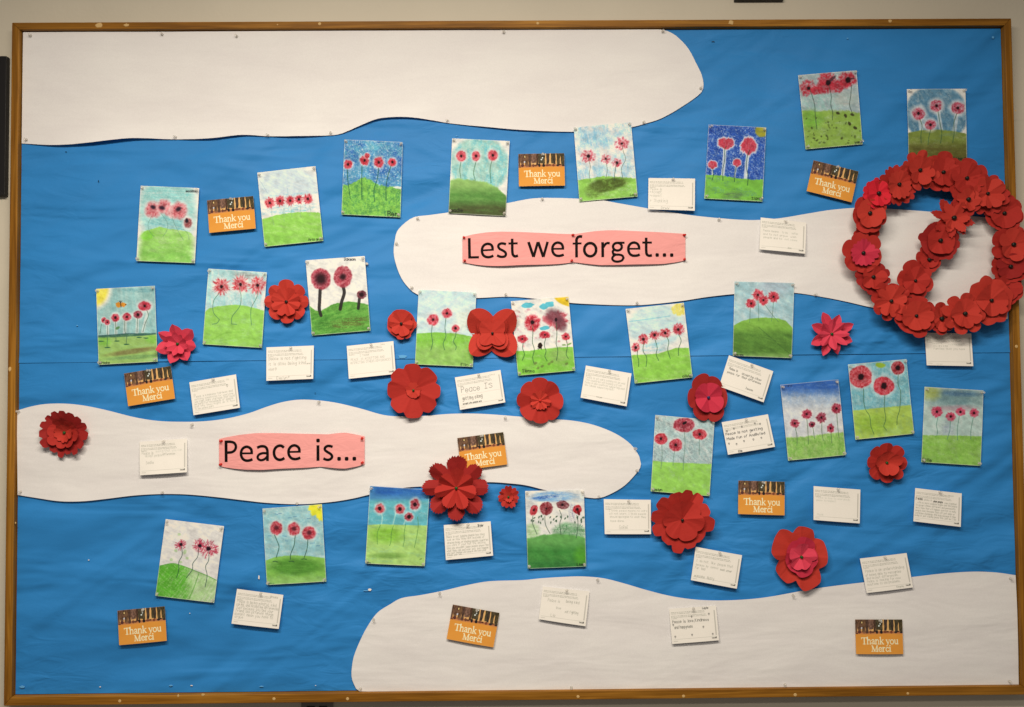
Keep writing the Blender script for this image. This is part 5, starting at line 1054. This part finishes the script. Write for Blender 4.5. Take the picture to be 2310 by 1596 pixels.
bot1 = [(105, 728), (250, 755), (400, 780), (600, 798), (800, 802), (1000, 797), (1200, 785), (1500, 778), (1800, 770), (2000, 758), (2190, 735)] + sh([(90, 724), (250, 748), (400, 766), (600, 785), (900, 782), (1200, 774), (1500, 770), (1800, 762), (2050, 730), (2240, 692)], DX)
banner('pink_banner', top1, bot1, f1, G1, 'longer pink paper banner reading Lest we forget... in black letters', None, (1040, 1290.5, 1548))
f3 = zone(489.5, 967.5, .14709)
G2 = [
 ('P', [(43, [(135, 184), (138, 513)], False), (38, [(118, 203), (210, 203), (265, 222), (289, 272), (273, 328), (225, 361), (140, 369)], True)]),
 ('e', [(28, [(375, 379), (554, 377)], False), (39, [(536, 388), (530, 325), (500, 291), (455, 277), (405, 297), (375, 342), (370, 397), (387, 447), (422, 480), (465, 490), (510, 484), (549, 467)], True)]),
 ('a', [(39, [(618, 293), (665, 273), (715, 270), (755, 287), (776, 335), (779, 496)], True), (35, [(776, 376), (700, 376), (645, 400), (627, 440), (647, 472), (690, 482), (740, 462), (776, 425)], True)]),
 ('c', [(40, [(1029, 292), (990, 264), (945, 264), (902, 292), (879, 345), (881, 400), (902, 445), (942, 473), (990, 474), (1038, 450)], True)]),
 ('e', [(28, [(1103, 357), (1284, 354)], False), (39, [(1265, 365), (1259, 305), (1230, 271), (1185, 256), (1137, 274), (1104, 320), (1099, 375), (1117, 425), (1152, 457), (1197, 467), (1240, 461), (1279, 444)], True)]),
 ('i', [(42, [(1546, 255), (1547, 495)], False)] + rdot(1547, 183, 54)),
 ('s', [(38, [(1775, 280), (1735, 266), (1690, 268), (1656, 295), (1655, 325), (1685, 352), (1740, 385), (1767, 420), (1755, 455), (1715, 477), (1670, 474), (1631, 456)], True)]),
] + [('dot', rdot(x, 461, 56)) for x in (1875, 1990, 2107)]
top2 = [(25, 160), (150, 130), (350, 95), (600, 68), (900, 68), (1300, 78), (1700, 88), (1850, 68), (1970, 60), (2080, 80), (2262, 118)]
bot2 = [(25, 568), (90, 590), (250, 612), (450, 628), (700, 630), (1000, 612), (1300, 602), (1590, 585), (1850, 608), (1970, 612), (2150, 580), (2262, 546)]
banner('pink_banner', top2, bot2, f3, G2, 'shorter pink paper banner reading Peace is... in black letters', None, (492, 722, 823))

# ---------------------------------------------------------------- pushpins
ME_PIN = lathe('pin_head', [(0.0008, 0.0), (0.0050, 0.0), (0.0052, 0.0014), (0.0026, 0.0026), (0.0023, 0.0085), (0.0042, 0.0100), (0.0046, 0.0112), (0.0030, 0.0122)], 14)
ME_NEEDLE = lathe('pin_needle', [(0.0006, -0.006), (0.0006, 0.004), (0.0004, 0.0042)], 6)
PMAT = {'clear': M_CLEAR, 'red': M_RPIN}
PME = {k: (ME_PIN.copy(), ME_NEEDLE) for k in PMAT}
for k in PMAT: PME[k][0].materials.append(PMAT[k])
ME_NEEDLE.materials.append(M_STEEL)
RP = [(1047, 536.7, 'upper outer corner of the Lest we forget banner by the letter L'), (1048.5, 588.6, 'lower outer corner of the Lest we forget banner by the letter L'), (1291.6, 531, 'upper middle of the Lest we forget banner before the word forget'), (1289.8, 589, 'lower middle of the Lest we forget banner before the word forget'),
      (1542.7, 531, 'upper corner of the Lest we forget banner after its dots'), (1544, 586, 'lower corner of the Lest we forget banner after its dots'), (500.2, 995.4, 'upper corner of the Peace is banner by the letter P'), (499, 1048, 'lower corner of the Peace is banner by the letter P'), (817, 989.3, 'upper corner of the Peace is banner after its dots'), (818, 1044, 'lower corner of the Peace is banner after its dots')]
for x, y, wh in RP: PINS.append((x, y, 0.0100, 'red', 'red pushpin in the ' + wh))
CP = [(69.5, 81, 'upper frame corner of the biggest cloud'), (366, 79, 'top edge of the biggest cloud, second along'), (534, 83, 'top edge of the biggest cloud, third along'), (1137, 74, 'top edge of the biggest cloud above its rounded bulge'), (1495, 72, 'top of the biggest cloud where it turns to blue'), (1580, 200, 'rounded tip of the biggest cloud'), (1451, 277, 'underside of the biggest cloud beside the olive smudge drawing'),
      (1010, 273, 'underside of the biggest cloud above three poppies over brown hill'), (746, 301, 'underside of the biggest cloud where it starts to rise'), (605, 306, 'underside of the biggest cloud above the five spiky poppies'), (397, 310, 'underside of the biggest cloud above the blurred pink poppies'), (60, 316, 'lowest corner of the biggest cloud by the frame'),
      (941.5, 494, 'upper shoulder of the Lest we forget cloud'), (894, 551, 'rounded tip of the Lest we forget cloud'), (930, 650, 'lower shoulder of the Lest we forget cloud'), (1141, 665, 'underside of the Lest we forget cloud above the teal clouds drawing'), (1224, 450, 'upper edge of the Lest we forget cloud under an orange postcard'), (1621, 497, 'upper edge of the Lest we forget cloud under the royal blue drawing'), (1437, 684, 'underside of the Lest we forget cloud above the rising row of poppies'), (1838, 666, 'underside of the Lest we forget cloud above the pink pointed poppy'),
      (43, 929, 'upper frame corner of the Peace is cloud'), (434, 958, 'dip in the upper edge of the Peace is cloud'), (720, 907, 'crest in the upper edge of the Peace is cloud'), (1139.6, 943, 'upper edge of the Peace is cloud near the orange postcard'), (1432, 1012, 'upper side of the tip of the Peace is cloud'), (1436, 1062, 'lower side of the tip of the Peace is cloud'), (1351, 1121, 'underside of the Peace is cloud beside a postcard'), (670, 1136, 'underside of the Peace is cloud above the lemon sun drawing'), (367, 1111.5, 'underside of the Peace is cloud near its middle dip'), (47, 1110, 'lower frame corner of the Peace is cloud'),
      (843, 1398, 'rounded side of the bottom cloud'), (991.5, 1338, 'upper edge of the bottom cloud where it climbs'), (813.5, 1554, 'lowest corner of the bottom cloud on the frame rail'), (1348, 1308, 'crest of the bottom cloud'), (1289, 1551, 'bottom edge of the bottom cloud, second along the rail'), (1789, 1343, 'upper edge of the bottom cloud below the rose-centred poppy'), (2279, 1305, 'upper frame corner of the bottom cloud'), (2276.6, 1537, 'lower frame corner of the bottom cloud'), (1770.6, 1544.6, 'bottom edge of the bottom cloud, third along the rail')]
for x, y, wh in CP: PINS.append((x, y, 0.0062, 'clear', 'clear pushpin in the ' + wh))
PINS.append((828, 596, 0.0050, 'clear', 'clear pushpin stuck in bare blue beside the thick black stems drawing'))
PINS[-1] = (828, 596, 0.005, 'clear', PINS[-1][4])
rnd = random.Random(11)
for vx, vy, d, kind, lab in PINS:
    loc = P(vx, vy, d)
    wds = lab.split()
    if len(wds) > 16: lab = ' '.join(wds[:16])
    root = thing('pushpin', loc, lab, 'pushpin', 'red pushpins on the banners' if kind == 'red' else 'clear pushpins on the board')
    root.rotation_euler = (rnd.uniform(-.25, .15), rnd.uniform(0, 3), rnd.uniform(-.25, .25))
    for k, nm in ((0, 'pin_head'), (1, 'pin_needle')):
        o = bpy.data.objects.new(nm, PME[kind][k]); col.objects.link(o); o.parent = root
    root.scale = (.92,) * 3 if kind == 'red' else (1.0,) * 3

# ---------------------------------------------------------------- folded paper poppies
def layer(Rv, NP, dep, kind, rot, cup, K, amp, z0, mat, seed, sx=1.0, sy=1.0, tilt=(0, 0), curl=0.0, jit=.085, off=(0, 0), parent=None, krot=None, name='petal_layer', na=None, hk=None):
    rr = random.Random(seed); nprng = np.random.RandomState(seed)
    Rm = Rv * MPX
    NA = na or (240 if kind in ('fringe', 'saw') else 144 if NP > 9 else 120)
    th = np.linspace(0, 2 * np.pi, NA, endpoint=False)
    # make creases and notches fall on vertices
    ph = nprng.uniform(0, 6.28, 3); thw = th + .05 * np.sin(2 * th + ph[0]) + .035 * np.sin(3 * th + ph[1])
    t = ((thw - R(rot)) * NP / (2 * np.pi)); k_ = np.floor(t).astype(int) % NP; t = t - np.floor(t)
    s = np.abs(2 * t - 1); jr = 1 + nprng.uniform(-jit, jit, NP + 1)[k_]
    if kind == 'round': q = (1 - dep) + dep * np.sqrt(np.clip(1 - s ** 2.3, 0, 1))
    elif kind == 'flat': q = 1 - dep * np.clip((s - .5) / .5, 0, 1) ** 1.3
    elif kind == 'heart': q = (1 - dep) + dep * np.sqrt(np.clip(1 - s ** 2.6, 0, 1)) - .13 * np.exp(-((t - .5) / .10) ** 2)
    elif kind == 'point': q = (1 - dep) + dep * np.clip(1 - s, 0, 1) ** .85
    elif kind == 'wing': q = (1 - dep * (.82 + .18 * np.abs(np.sin(th)) ** 2)) + dep * (.82 + .18 * np.abs(np.sin(th)) ** 2) * np.clip(1 - s ** 1.15, 0, 1) * (1 - .10 * np.exp(-(s / .25) ** 2))
    elif kind == 'leaf': q = (1 - dep) + dep * (np.clip(1 - s ** 1.6, 0, 1)) + .05 * np.exp(-(s / .12) ** 2)
    elif kind == 'fringe': q = (1 - dep) + dep * np.sqrt(np.clip(1 - s ** 2.4, 0, 1)); q = q * (1 - .075 * ((t * 11) % 1) * (q > (1 - dep * .9)))
    elif kind == 'saw': q = (1 - dep) + dep * np.clip(1 - s, 0, 1) ** .7; q = q * (1 - .09 * ((t * 6) % 1))
    else: q = np.ones(NA)
    blend = np.minimum(1, 1)
    q = q * (jr * (1 - s ** 4) + s ** 4)
    kr = R(rot if krot is None else krot)
    tk = ((th - kr) * K / (2 * np.pi)) % K
    amp = amp * 1.35; hk_ = np.array([amp * (1 if i % 2 else -1) + rr.uniform(-.6, .6) * amp for i in range(K)]); hk = hk_ if hk is None else np.array(hk); i0 = np.floor(tk).astype(int) % K; i1 = (i0 + 1) % K; ft = tk - np.floor(tk)
    hh = hk[i0] * (1 - ft) + hk[i1] * ft
    rings = np.array([0.0, .2, .42, .64, .82, 1.0])
    v = [(0, -z0, 0)]; f = []
    for j, rg in enumerate(rings[1:]):
        r_ = rg * q
        x = r_ * np.cos(th) * sx * Rm; z = r_ * np.sin(th) * sy * Rm
        y = z0 + Rm * (cup * r_ ** 1.25 + hh * r_ + curl * r_ ** 3.5 + .035 * rg * (fbm(np.cos(th) * 2.6 + ph[2], np.sin(th) * 2.6 + rg, seed, 2) - .5) * 2) + tilt[0] * x + tilt[1] * z
        v += list(zip(x + off[0] * MPX * 0, -y, z))
    for k in range(NA):
        k2 = (k + 1) % NA
        f.append((0, 1 + k2, 1 + k))
        for j in range(len(rings) - 2):
            a = 1 + j * NA; b_ = a + NA
            f.append((a + k, a + k2, b_ + k2, b_ + k))
    me = mesh_of(name, v, f)
    if sum(p.normal.y * p.area for p in me.polygons) > 0: me.flip_normals()
    return link(name, me, mat, parent)
ME_BTN = lathe('centre', [(0.0005, -0.002), (0.0050, -0.002), (0.0056, 0.002), (0.0056, 0.0055), (0.0046, 0.0072), (0.0020, 0.0078)], 14)
BTN = {}
for nm, mt_ in (('k', M_KPIN), ('g', M_GPIN), ('r', M_RPIN), ('b', M_BPIN)):
    BTN[nm] = ME_BTN.copy(); BTN[nm].materials.append(mt_)
def poppy(vx, vy, d, layers, btn, bs=1.0, label=None, parent=None, name='paper_poppy', group='single paper poppies on the board', tilt=None, lab2=None):
    loc = Vector(P(vx, vy, d))
    root = bpy.data.objects.new(name, None); col.objects.link(root); root.empty_display_size = .02
    if parent: root.parent = parent; root.location = loc - parent.location
    else: root.location = loc; tag(root, label, 'paper poppy', group)
    if lab2: root['label'] = lab2
    zc = 0
    for L_ in layers:
        kw = dict(L_); kw.setdefault('parent', root); layer(**kw); zc = max(zc, kw['z0'])
    o = bpy.data.objects.new('centre', BTN[btn]); col.objects.link(o); o.parent = root; o.location = (0, -zc - 0.0015, 0); o.scale = (bs,) * 3
    if tilt: root.rotation_euler = tilt
    return root
def LY(R_, n, dep, kind, rot, cup, K, amp, z0, mat, seed, **k): return dict(Rv=R_, NP=n, dep=dep, kind=kind, rot=rot, cup=cup, K=K, amp=amp, z0=z0, mat=mat, seed=seed, **k)
poppy(150, 975, .012, [LY(53, 15, .16, 'flat', 4, .26, 6, .07, .000, M_DRED, 1, tilt=(0, 0), krot=15), LY(36, 8, .22, 'round', 10, .34, 6, .08, .006, M_RED2, 2, curl=.08, krot=20), LY(22, 5, .25, 'heart', 250, .45, 5, .1, .010, M_RED, 3, curl=.1)], 'g', .9, 'dark red scalloped paper poppy on the Peace is cloud by the frame', tilt=(.10, 0, 0))
poppy(403, 776, .012, [LY(43, 7, .26, 'leaf', 18, .24, 14, .06, .000, M_ROSE, 5), LY(25, 9, .22, 'leaf', 0, .42, 9, .10, .007, M_ROSE, 6, curl=.1)], 'g', .9, 'raspberry pink paper poppy with crumpled petals between two green-hill drawings', tilt=(.08, 0, .05))
poppy(648, 682, .012, [LY(49, 8, .24, 'round', 23, .14, 16, .035, .000, M_RED, 7, jit=.03), LY(33, 8, .22, 'flat', 0, .22, 16, .055, .009, M_RED, 8, krot=0, jit=.03)], 'k', .95, 'bright red paper poppy of eight rounded petals beside the thick black stems drawing')
poppy(906, 731, .012, [LY(33.5, 12, .05, 'flat', 10, .16, 12, .03, .000, M_RED, 9), LY(28, 6, .20, 'flat', 20, .22, 12, .07, .007, M_RED, 10, krot=20)], 'k', .95, 'small nearly round red paper poppy beside the pale blue sky drawing')
poppy(933, 881, .012, [LY(60, 8, .14, 'flat', 22, .15, 8, .06, .000, M_RED2, 11, jit=.04), LY(17, 12, .03, 'flat', 0, .20, 8, .05, .004, M_RED, 12)], 'g', .75, 'large flat red paper poppy with a tiny round inner disc')
poppy(1111, 753, .012, [LY(71, 4, .46, 'wing', 0, .16, 8, .09, .000, M_RED, 13, krot=0, jit=.02), LY(46, 4, .42, 'wing', 0, .2, 8, .09, .008, M_RED, 14, krot=0, jit=.02), LY(37, 4, .40, 'wing', 0, .22, 8, .09, .014, M_RED, 15, krot=0, jit=.02)], 'k', .85, 'butterfly-shaped red paper poppy with four lobes nested three deep')
poppy(1218, 904, .012, [LY(52, 8, .14, 'round', 22, .15, 8, .075, .000, M_RED2, 16, jit=.02), LY(23, 8, .28, 'heart', 10, .26, 16, .08, .006, M_RED, 17)], 'r', .8, 'red paper poppy with a small star-like middle and a red pin')
poppy(1596, 897, .013, [LY(51, 6, .16, 'round', 30, .14, 6, .035, .000, M_DRED, 18, sx=.88, sy=1.04), LY(37, 4, .22, 'round', 5, .22, 8, .08, .010, M_MAG, 19, sx=.92, sy=1.0)], 'b', .95, 'oval dark red paper poppy with a magenta four-lobed middle')
poppy(1873, 754, .012, [LY(49, 8, .40, 'leaf', 0, .20, 16, .07, .000, M_ROSE, 20, krot=22), LY(36, 8, .42, 'leaf', 24, .32, 16, .07, .010, M_ROSE, 21, curl=.05)], 'g', .9, 'rose pink paper poppy with eight pointed petals', tilt=(.05, 0, 0))
poppy(1997, 1043, .012, [LY(46, 8, .22, 'round', 22, .18, 16, .03, .000, M_RED2, 22, jit=.03), LY(29, 5, .24, 'round', 200, .40, 5, .10, .008, M_RED, 23, curl=.1)], 'g', .85, 'red paper poppy with a cupped folded middle, below the very large poppies drawing', tilt=(.08, 0, 0))
poppy(1030, 1100, .014, [LY(75, 8, .44, 'fringe', 22, .16, 16, .045, .000, M_DRED, 24, jit=.04), LY(48, 7, .40, 'fringe', 10, .30, 14, .08, .014, M_RED2, 25, jit=.08)], 'g', .95, 'biggest poppy of all, dark red with fringed petal edges')
poppy(1147, 1121, .012, [LY(25, 7, .34, 'heart', 12, .22, 14, .06, .000, M_RED2, 26), LY(12, 7, .3, 'heart', 12, .35, 7, .08, .004, M_RED, 27)], 'g', .75, 'tiniest red paper poppy with notched petals')
poppy(1537, 1172, .013, [LY(67, 12, .12, 'flat', 5, .10, 8, .05, .004, M_RED2, 28, sx=.96, sy=1.02, krot=10, hk=[.22, -.12, .18, .12, -.06, .02, .0, .06]), LY(44, 6, .16, 'round', 20, .16, 8, .07, .013, M_RED2, 29, krot=10, hk=[.24, -.12, .20, .12, -.06, .02, -.02, .06])], 'k', .95, 'large wavy-edged folded red poppy half in shade, overlapping a tilted postcard')
poppy(1803, 1254, .014, [LY(68, 5, .24, 'flat', 42, .12, 8, .04, .000, M_RED, 30, sx=.92, sy=1.04), LY(42, 5, .10, 'flat', 30, .18, 8, .05, .011, M_MAG, 31, sx=.92), LY(29, 5, .16, 'flat', 50, .28, 8, .10, .017, M_ROSE, 32)], 'g', .95, 'red paper poppy with a double rose pink middle and a green pin')

# ---------------------------------------------------------------- the wreath
wr = thing('poppy_wreath', Vector(P(2105, 560, 0.03)), 'round wreath of overlapping red paper poppies with an inner strand, over the frame edge', 'wreath')
ring = [(1977, 440), (2023, 418), (2070, 392), (2124, 391), (2176, 405), (2223, 439), (2256, 483), (2274, 550), (2272, 603), (2262, 645), (2231, 679), (2172, 708), (2120, 716), (2063, 708), (2008, 676), (1970, 626), (1948, 573), (1955, 520), (1962, 470)]
strand = [(2180, 425), (2160, 465), (2147, 495), (2117, 545), (2092, 587), (2062, 632), (2030, 680)]
def ribbon(path, closed, wd, d, name):
    pts = smooth_poly(path, 8, closed); n_ = len(pts); v_, f_ = [], []
    for k in range(n_):
        t = pts[(k + 1) % n_] - pts[k - 1] if closed else pts[min(k + 1, n_ - 1)] - pts[max(k - 1, 0)]
        t = t / (np.linalg.norm(t) + 1e-9); nn = np.array([-t[1], t[0]])
        a = P(*(pts[k] + nn * wd / 2), d) - np.array(wr.location); b_ = P(*(pts[k] - nn * wd / 2), d) - np.array(wr.location)
        v_ += [(a[0], a[1], a[2]), (b_[0], b_[1], b_[2]), (a[0], a[1] + .004, a[2]), (b_[0], b_[1] + .004, b_[2])]
    for k in range(n_ if closed else n_ - 1):
        a = 4 * k; b_ = 4 * ((k + 1) % n_)
        f_ += [(a, a + 1, b_ + 1, b_), (a + 2, b_ + 2, b_ + 3, a + 3), (a, b_, b_ + 2, a + 2), (a + 1, a + 3, b_ + 3, b_ + 1)]
    me = mesh_of(name, v_, f_); link(name, me, M_BROWN, wr)
ribbon(ring, True, 34, .034, 'cardboard_ring'); ribbon(strand, False, 26, .031, 'cardboard_strip')
def wp(x, y, d, layers, bs=1.15, tilt=None, lab=None):
    z = [dict(l) for l in layers]
    for l in z:
        if l['K'] >= 12: l['K'] = l['K'] // 2; l['krot'] = l['seed'] * 37 % 90
    poppy(x, y, d, z, 'k', bs, parent=wr, name='poppy', tilt=tilt, lab2=lab)
rd = [M_RED, M_RED2]
wp(1953, 533, .036, [LY(30, 7, .2, 'round', 0, .14, 14, .05, 0, M_RED2, 60), LY(22, 6, .2, 'round', 20, .2, 12, .07, .006, M_RED, 61)])
wp(2124, 391, .038, [LY(47, 7, .2, 'round', 5, .14, 14, .04, 0, M_RED2, 62), LY(34, 6, .18, 'flat', 30, .22, 12, .07, .008, M_RED2, 63)])
wp(2070.4, 386, .047, [LY(46, 8, .36, 'round', 10, .14, 16, .05, 0, M_RED, 64), LY(33, 6, .3, 'round', 20, .26, 6, .1, .009, M_RED, 65)], tilt=(.05, 0, .12))
wp(2023.4, 418, .052, [LY(48, 8, .28, 'heart', 14, .12, 8, .06, 0, M_RED2, 66), LY(33, 7, .2, 'heart', 20, .2, 7, .06, .009, M_RED, 67)], tilt=(.04, 0, .14))
wp(1978.5, 438, .057, [LY(34, 14, .06, 'flat', 0, .12, 14, .035, 0, M_CRIM, 68, krot=8), LY(29, 10, .08, 'round', 9, .2, 10, .06, .006, M_CRIM, 69)], 1.25, (.0, 0, .1), 'crimson poppy with many narrow folds')
wp(2176.4, 404.6, .045, [LY(49, 7, .22, 'round', 0, .12, 14, .04, 0, M_RED2, 70), LY(37, 6, .2, 'round', 20, .2, 12, .06, .009, M_RED2, 71)])
wp(2261.7, 483, .043, [LY(44, 8, .14, 'round', 10, .14, 8, .04, 0, M_RED2, 72), LY(36, 5, .14, 'round', 30, .2, 6, .06, .007, M_RED2, 73)], tilt=(0, 0, -.05))
wp(2223.3, 439, .052, [LY(49, 6, .3, 'heart', 20, .12, 12, .05, 0, M_RED2, 74), LY(37, 5, .26, 'heart', 0, .22, 10, .07, .009, M_RED, 75)], 1.0)
wp(2180.4, 452, .060, [LY(35, 6, .2, 'round', 0, .14, 12, .05, 0, M_RED2, 76), LY(26, 6, .2, 'flat', 15, .24, 12, .08, .007, M_RED, 77)], 1.3)
wp(2092.8, 587, .037, [LY(31, 6, .18, 'round', 10, .14, 12, .05, 0, M_RED2, 78), LY(21, 3, .2, 'round', 30, .22, 6, .08, .006, M_RED2, 79)], 1.2)
wp(2116.8, 544.5, .045, [LY(45, 16, .05, 'flat', 0, .12, 8, .04, 0, M_DRED, 80), LY(33, 8, .05, 'round', 20, .2, 7, .07, .009, M_RED2, 81)], 1.3)
wp(2146.8, 493.8, .053, [LY(50, 8, .46, 'saw', 10, .16, 16, .05, 0, M_RED2, 82), LY(38, 6, .44, 'saw', 30, .24, 12, .08, .010, M_RED, 83)], 1.4)
wp(2061, 634.8, .041, [LY(44, 6, .2, 'round', 15, .14, 12, .04, 0, M_RED2, 84, sx=.95), LY(31, 5, .16, 'round', 40, .2, 10, .06, .009, M_RED2, 85)], .9)
wp(1966.7, 626.4, .042, [LY(38, 12, .14, 'round', 5, .16, 8, .05, 0, M_DRED, 86), LY(28, 5, .2, 'round', 40, .24, 8, .08, .008, M_RED2, 87)], 1.15)
wp(1943.9, 572.5, .050, [LY(46, 6, .18, 'round', 10, .12, 12, .04, 0, M_RED2, 88), LY(32, 8, .24, 'heart', 20, .18, 16, .07, .009, M_MAG, 89)], 1.15, None, 'red poppy with a magenta inner layer')
wp(1959, 483, .054, [LY(43, 7, .14, 'round', 10, .14, 7, .05, 0, M_RED2, 90, sx=.92, sy=1.08), LY(32, 6, .12, 'round', 30, .22, 6, .07, .008, M_RED, 91, sx=.95, sy=1.05)], 1.2)
wp(2006.5, 680.5, .047, [LY(45, 8, .34, 'round', 10, .14, 16, .05, 0, M_RED2, 92), LY(36, 8, .4, 'round', 30, .2, 16, .08, .009, M_RED, 93)], 1.1)
wp(2063, 713.6, .050, [LY(48, 7, .14, 'round', 0, .14, 7, .05, 0, M_RED2, 94, sy=.95), LY(36, 7, .12, 'round', 25, .22, 7, .07, .009, M_RED, 95, sy=.92)], 1.0)
wp(2120.3, 720, .045, [LY(36, 6, .2, 'round', 0, .14, 12, .05, 0, M_RED2, 96, sx=.85), LY(25, 5, .16, 'round', 25, .2, 10, .07, .007, M_RED, 97, sx=.8, sy=1.1)], 1.35)
wp(2267.8, 652.4, .040, [LY(38, 6, .16, 'round', 10, .14, 12, .05, 0, M_RED2, 98), LY(29, 6, .16, 'round', 30, .2, 12, .07, .008, M_RED2, 99)], 1.0)
wp(2281, 553.5, .047, [LY(48, 8, .22, 'round', 0, .12, 16, .04, 0, M_RED2, 100), LY(36, 6, .2, 'round', 10, .2, 6, .07, .009, M_RED, 101)], 1.3)
wp(2274.8, 602.9, .043, [LY(45, 12, .12, 'round', 0, .13, 6, .05, 0, M_RED2, 102, sy=.85), LY(34, 8, .14, 'round', 10, .18, 6, .06, .008, M_DRED, 103, sy=.85)], 1.2)
wp(2231.2, 679, .050, [LY(55, 9, .12, 'point', 0, .10, 9, .03, 0, M_RED, 104), LY(36, 8, .12, 'round', 22, .18, 8, .09, .010, M_RED, 105, krot=0)], 1.1)
wp(2172, 708.7, .057, [LY(46, 8, .3, 'round', 12, .13, 16, .05, 0, M_RED, 106, sx=1.04, sy=.96), LY(35, 7, .26, 'round', 0, .22, 14, .07, .009, M_RED, 107)], 1.3)

# ---------------------------------------------------------------- things at the picture's edges
def framed(name, x0, x1, z0_, z1_, yb, yf, bw, lab, cat, matf, matp):
    cx_, cz = (x0 + x1) / 2, (z0_ + z1_) / 2
    root = thing(name, (cx_, 0.03, cz), lab, cat)
    hw, hh_ = (x1 - x0) / 2, (z1_ - z0_) / 2
    O = [(-hw, hh_), (hw, hh_), (hw, -hh_), (-hw, -hh_)]; I = [(-hw + bw, hh_ - bw), (hw - bw, hh_ - bw), (hw - bw, -hh_ + bw), (-hw + bw, -hh_ + bw)]
    for k in range(4): quad_prism('frame_rail', (O[k], O[(k + 1) % 4]), (I[k], I[(k + 1) % 4]), yb, yf + (.0002 if k % 2 else 0), matf, root, .001)
    v, f = box_vf(-hw + bw - .002, hw - bw + .002, yf + .008, yb - .001, -hh_ + bw - .002, hh_ - bw + .002)
    link('picture_panel', mesh_of('picture_panel', v, f), matp, root)
q = P([11.5, 11.5], [125, 440], -.001)
framed('picture_frame', q[0][0] - .62, q[0][0], q[1][2], q[0][2], -0.001, -0.022, .03, 'black framed picture hanging beside the board, only its edge showing', 'picture frame', M_DARK, paper_mat('picture_print', alb((150, 150, 150)), .5, .2))
q = P([1658, 1768], [1.0, 1.0], -.014)
framed('wall_sign', q[0][0], q[1][0], q[0][2], q[0][2] + .16, -0.001, -0.016, .012, 'small dark sign high on the wall above the board, only its lower edge showing', 'sign', M_DARK, M_DARK)
q = P([676, 747], [1591.5, 1591.5], .0)
pl = thing('outlet_plate', ((q[0][0] + q[1][0]) / 2, .03, q[0][2] - .035), 'grey metal wall plate just below the bottom frame rail', 'outlet plate')
v, f = box_vf(-.056, .056, -.0075, -.0004, -.036, .036); o = link('plate', mesh_of('plate', v, f), M_GREY, pl)
bm_ = o.modifiers.new('soft_edges', 'BEVEL'); bm_.width = .002; bm_.segments = 2
for x in (-.022, .022):
    v, f = box_vf(x - .014, x + .014, -.0095, -.0077, -.022, .022); link('socket', mesh_of('socket', v, f), M_DARK, pl)
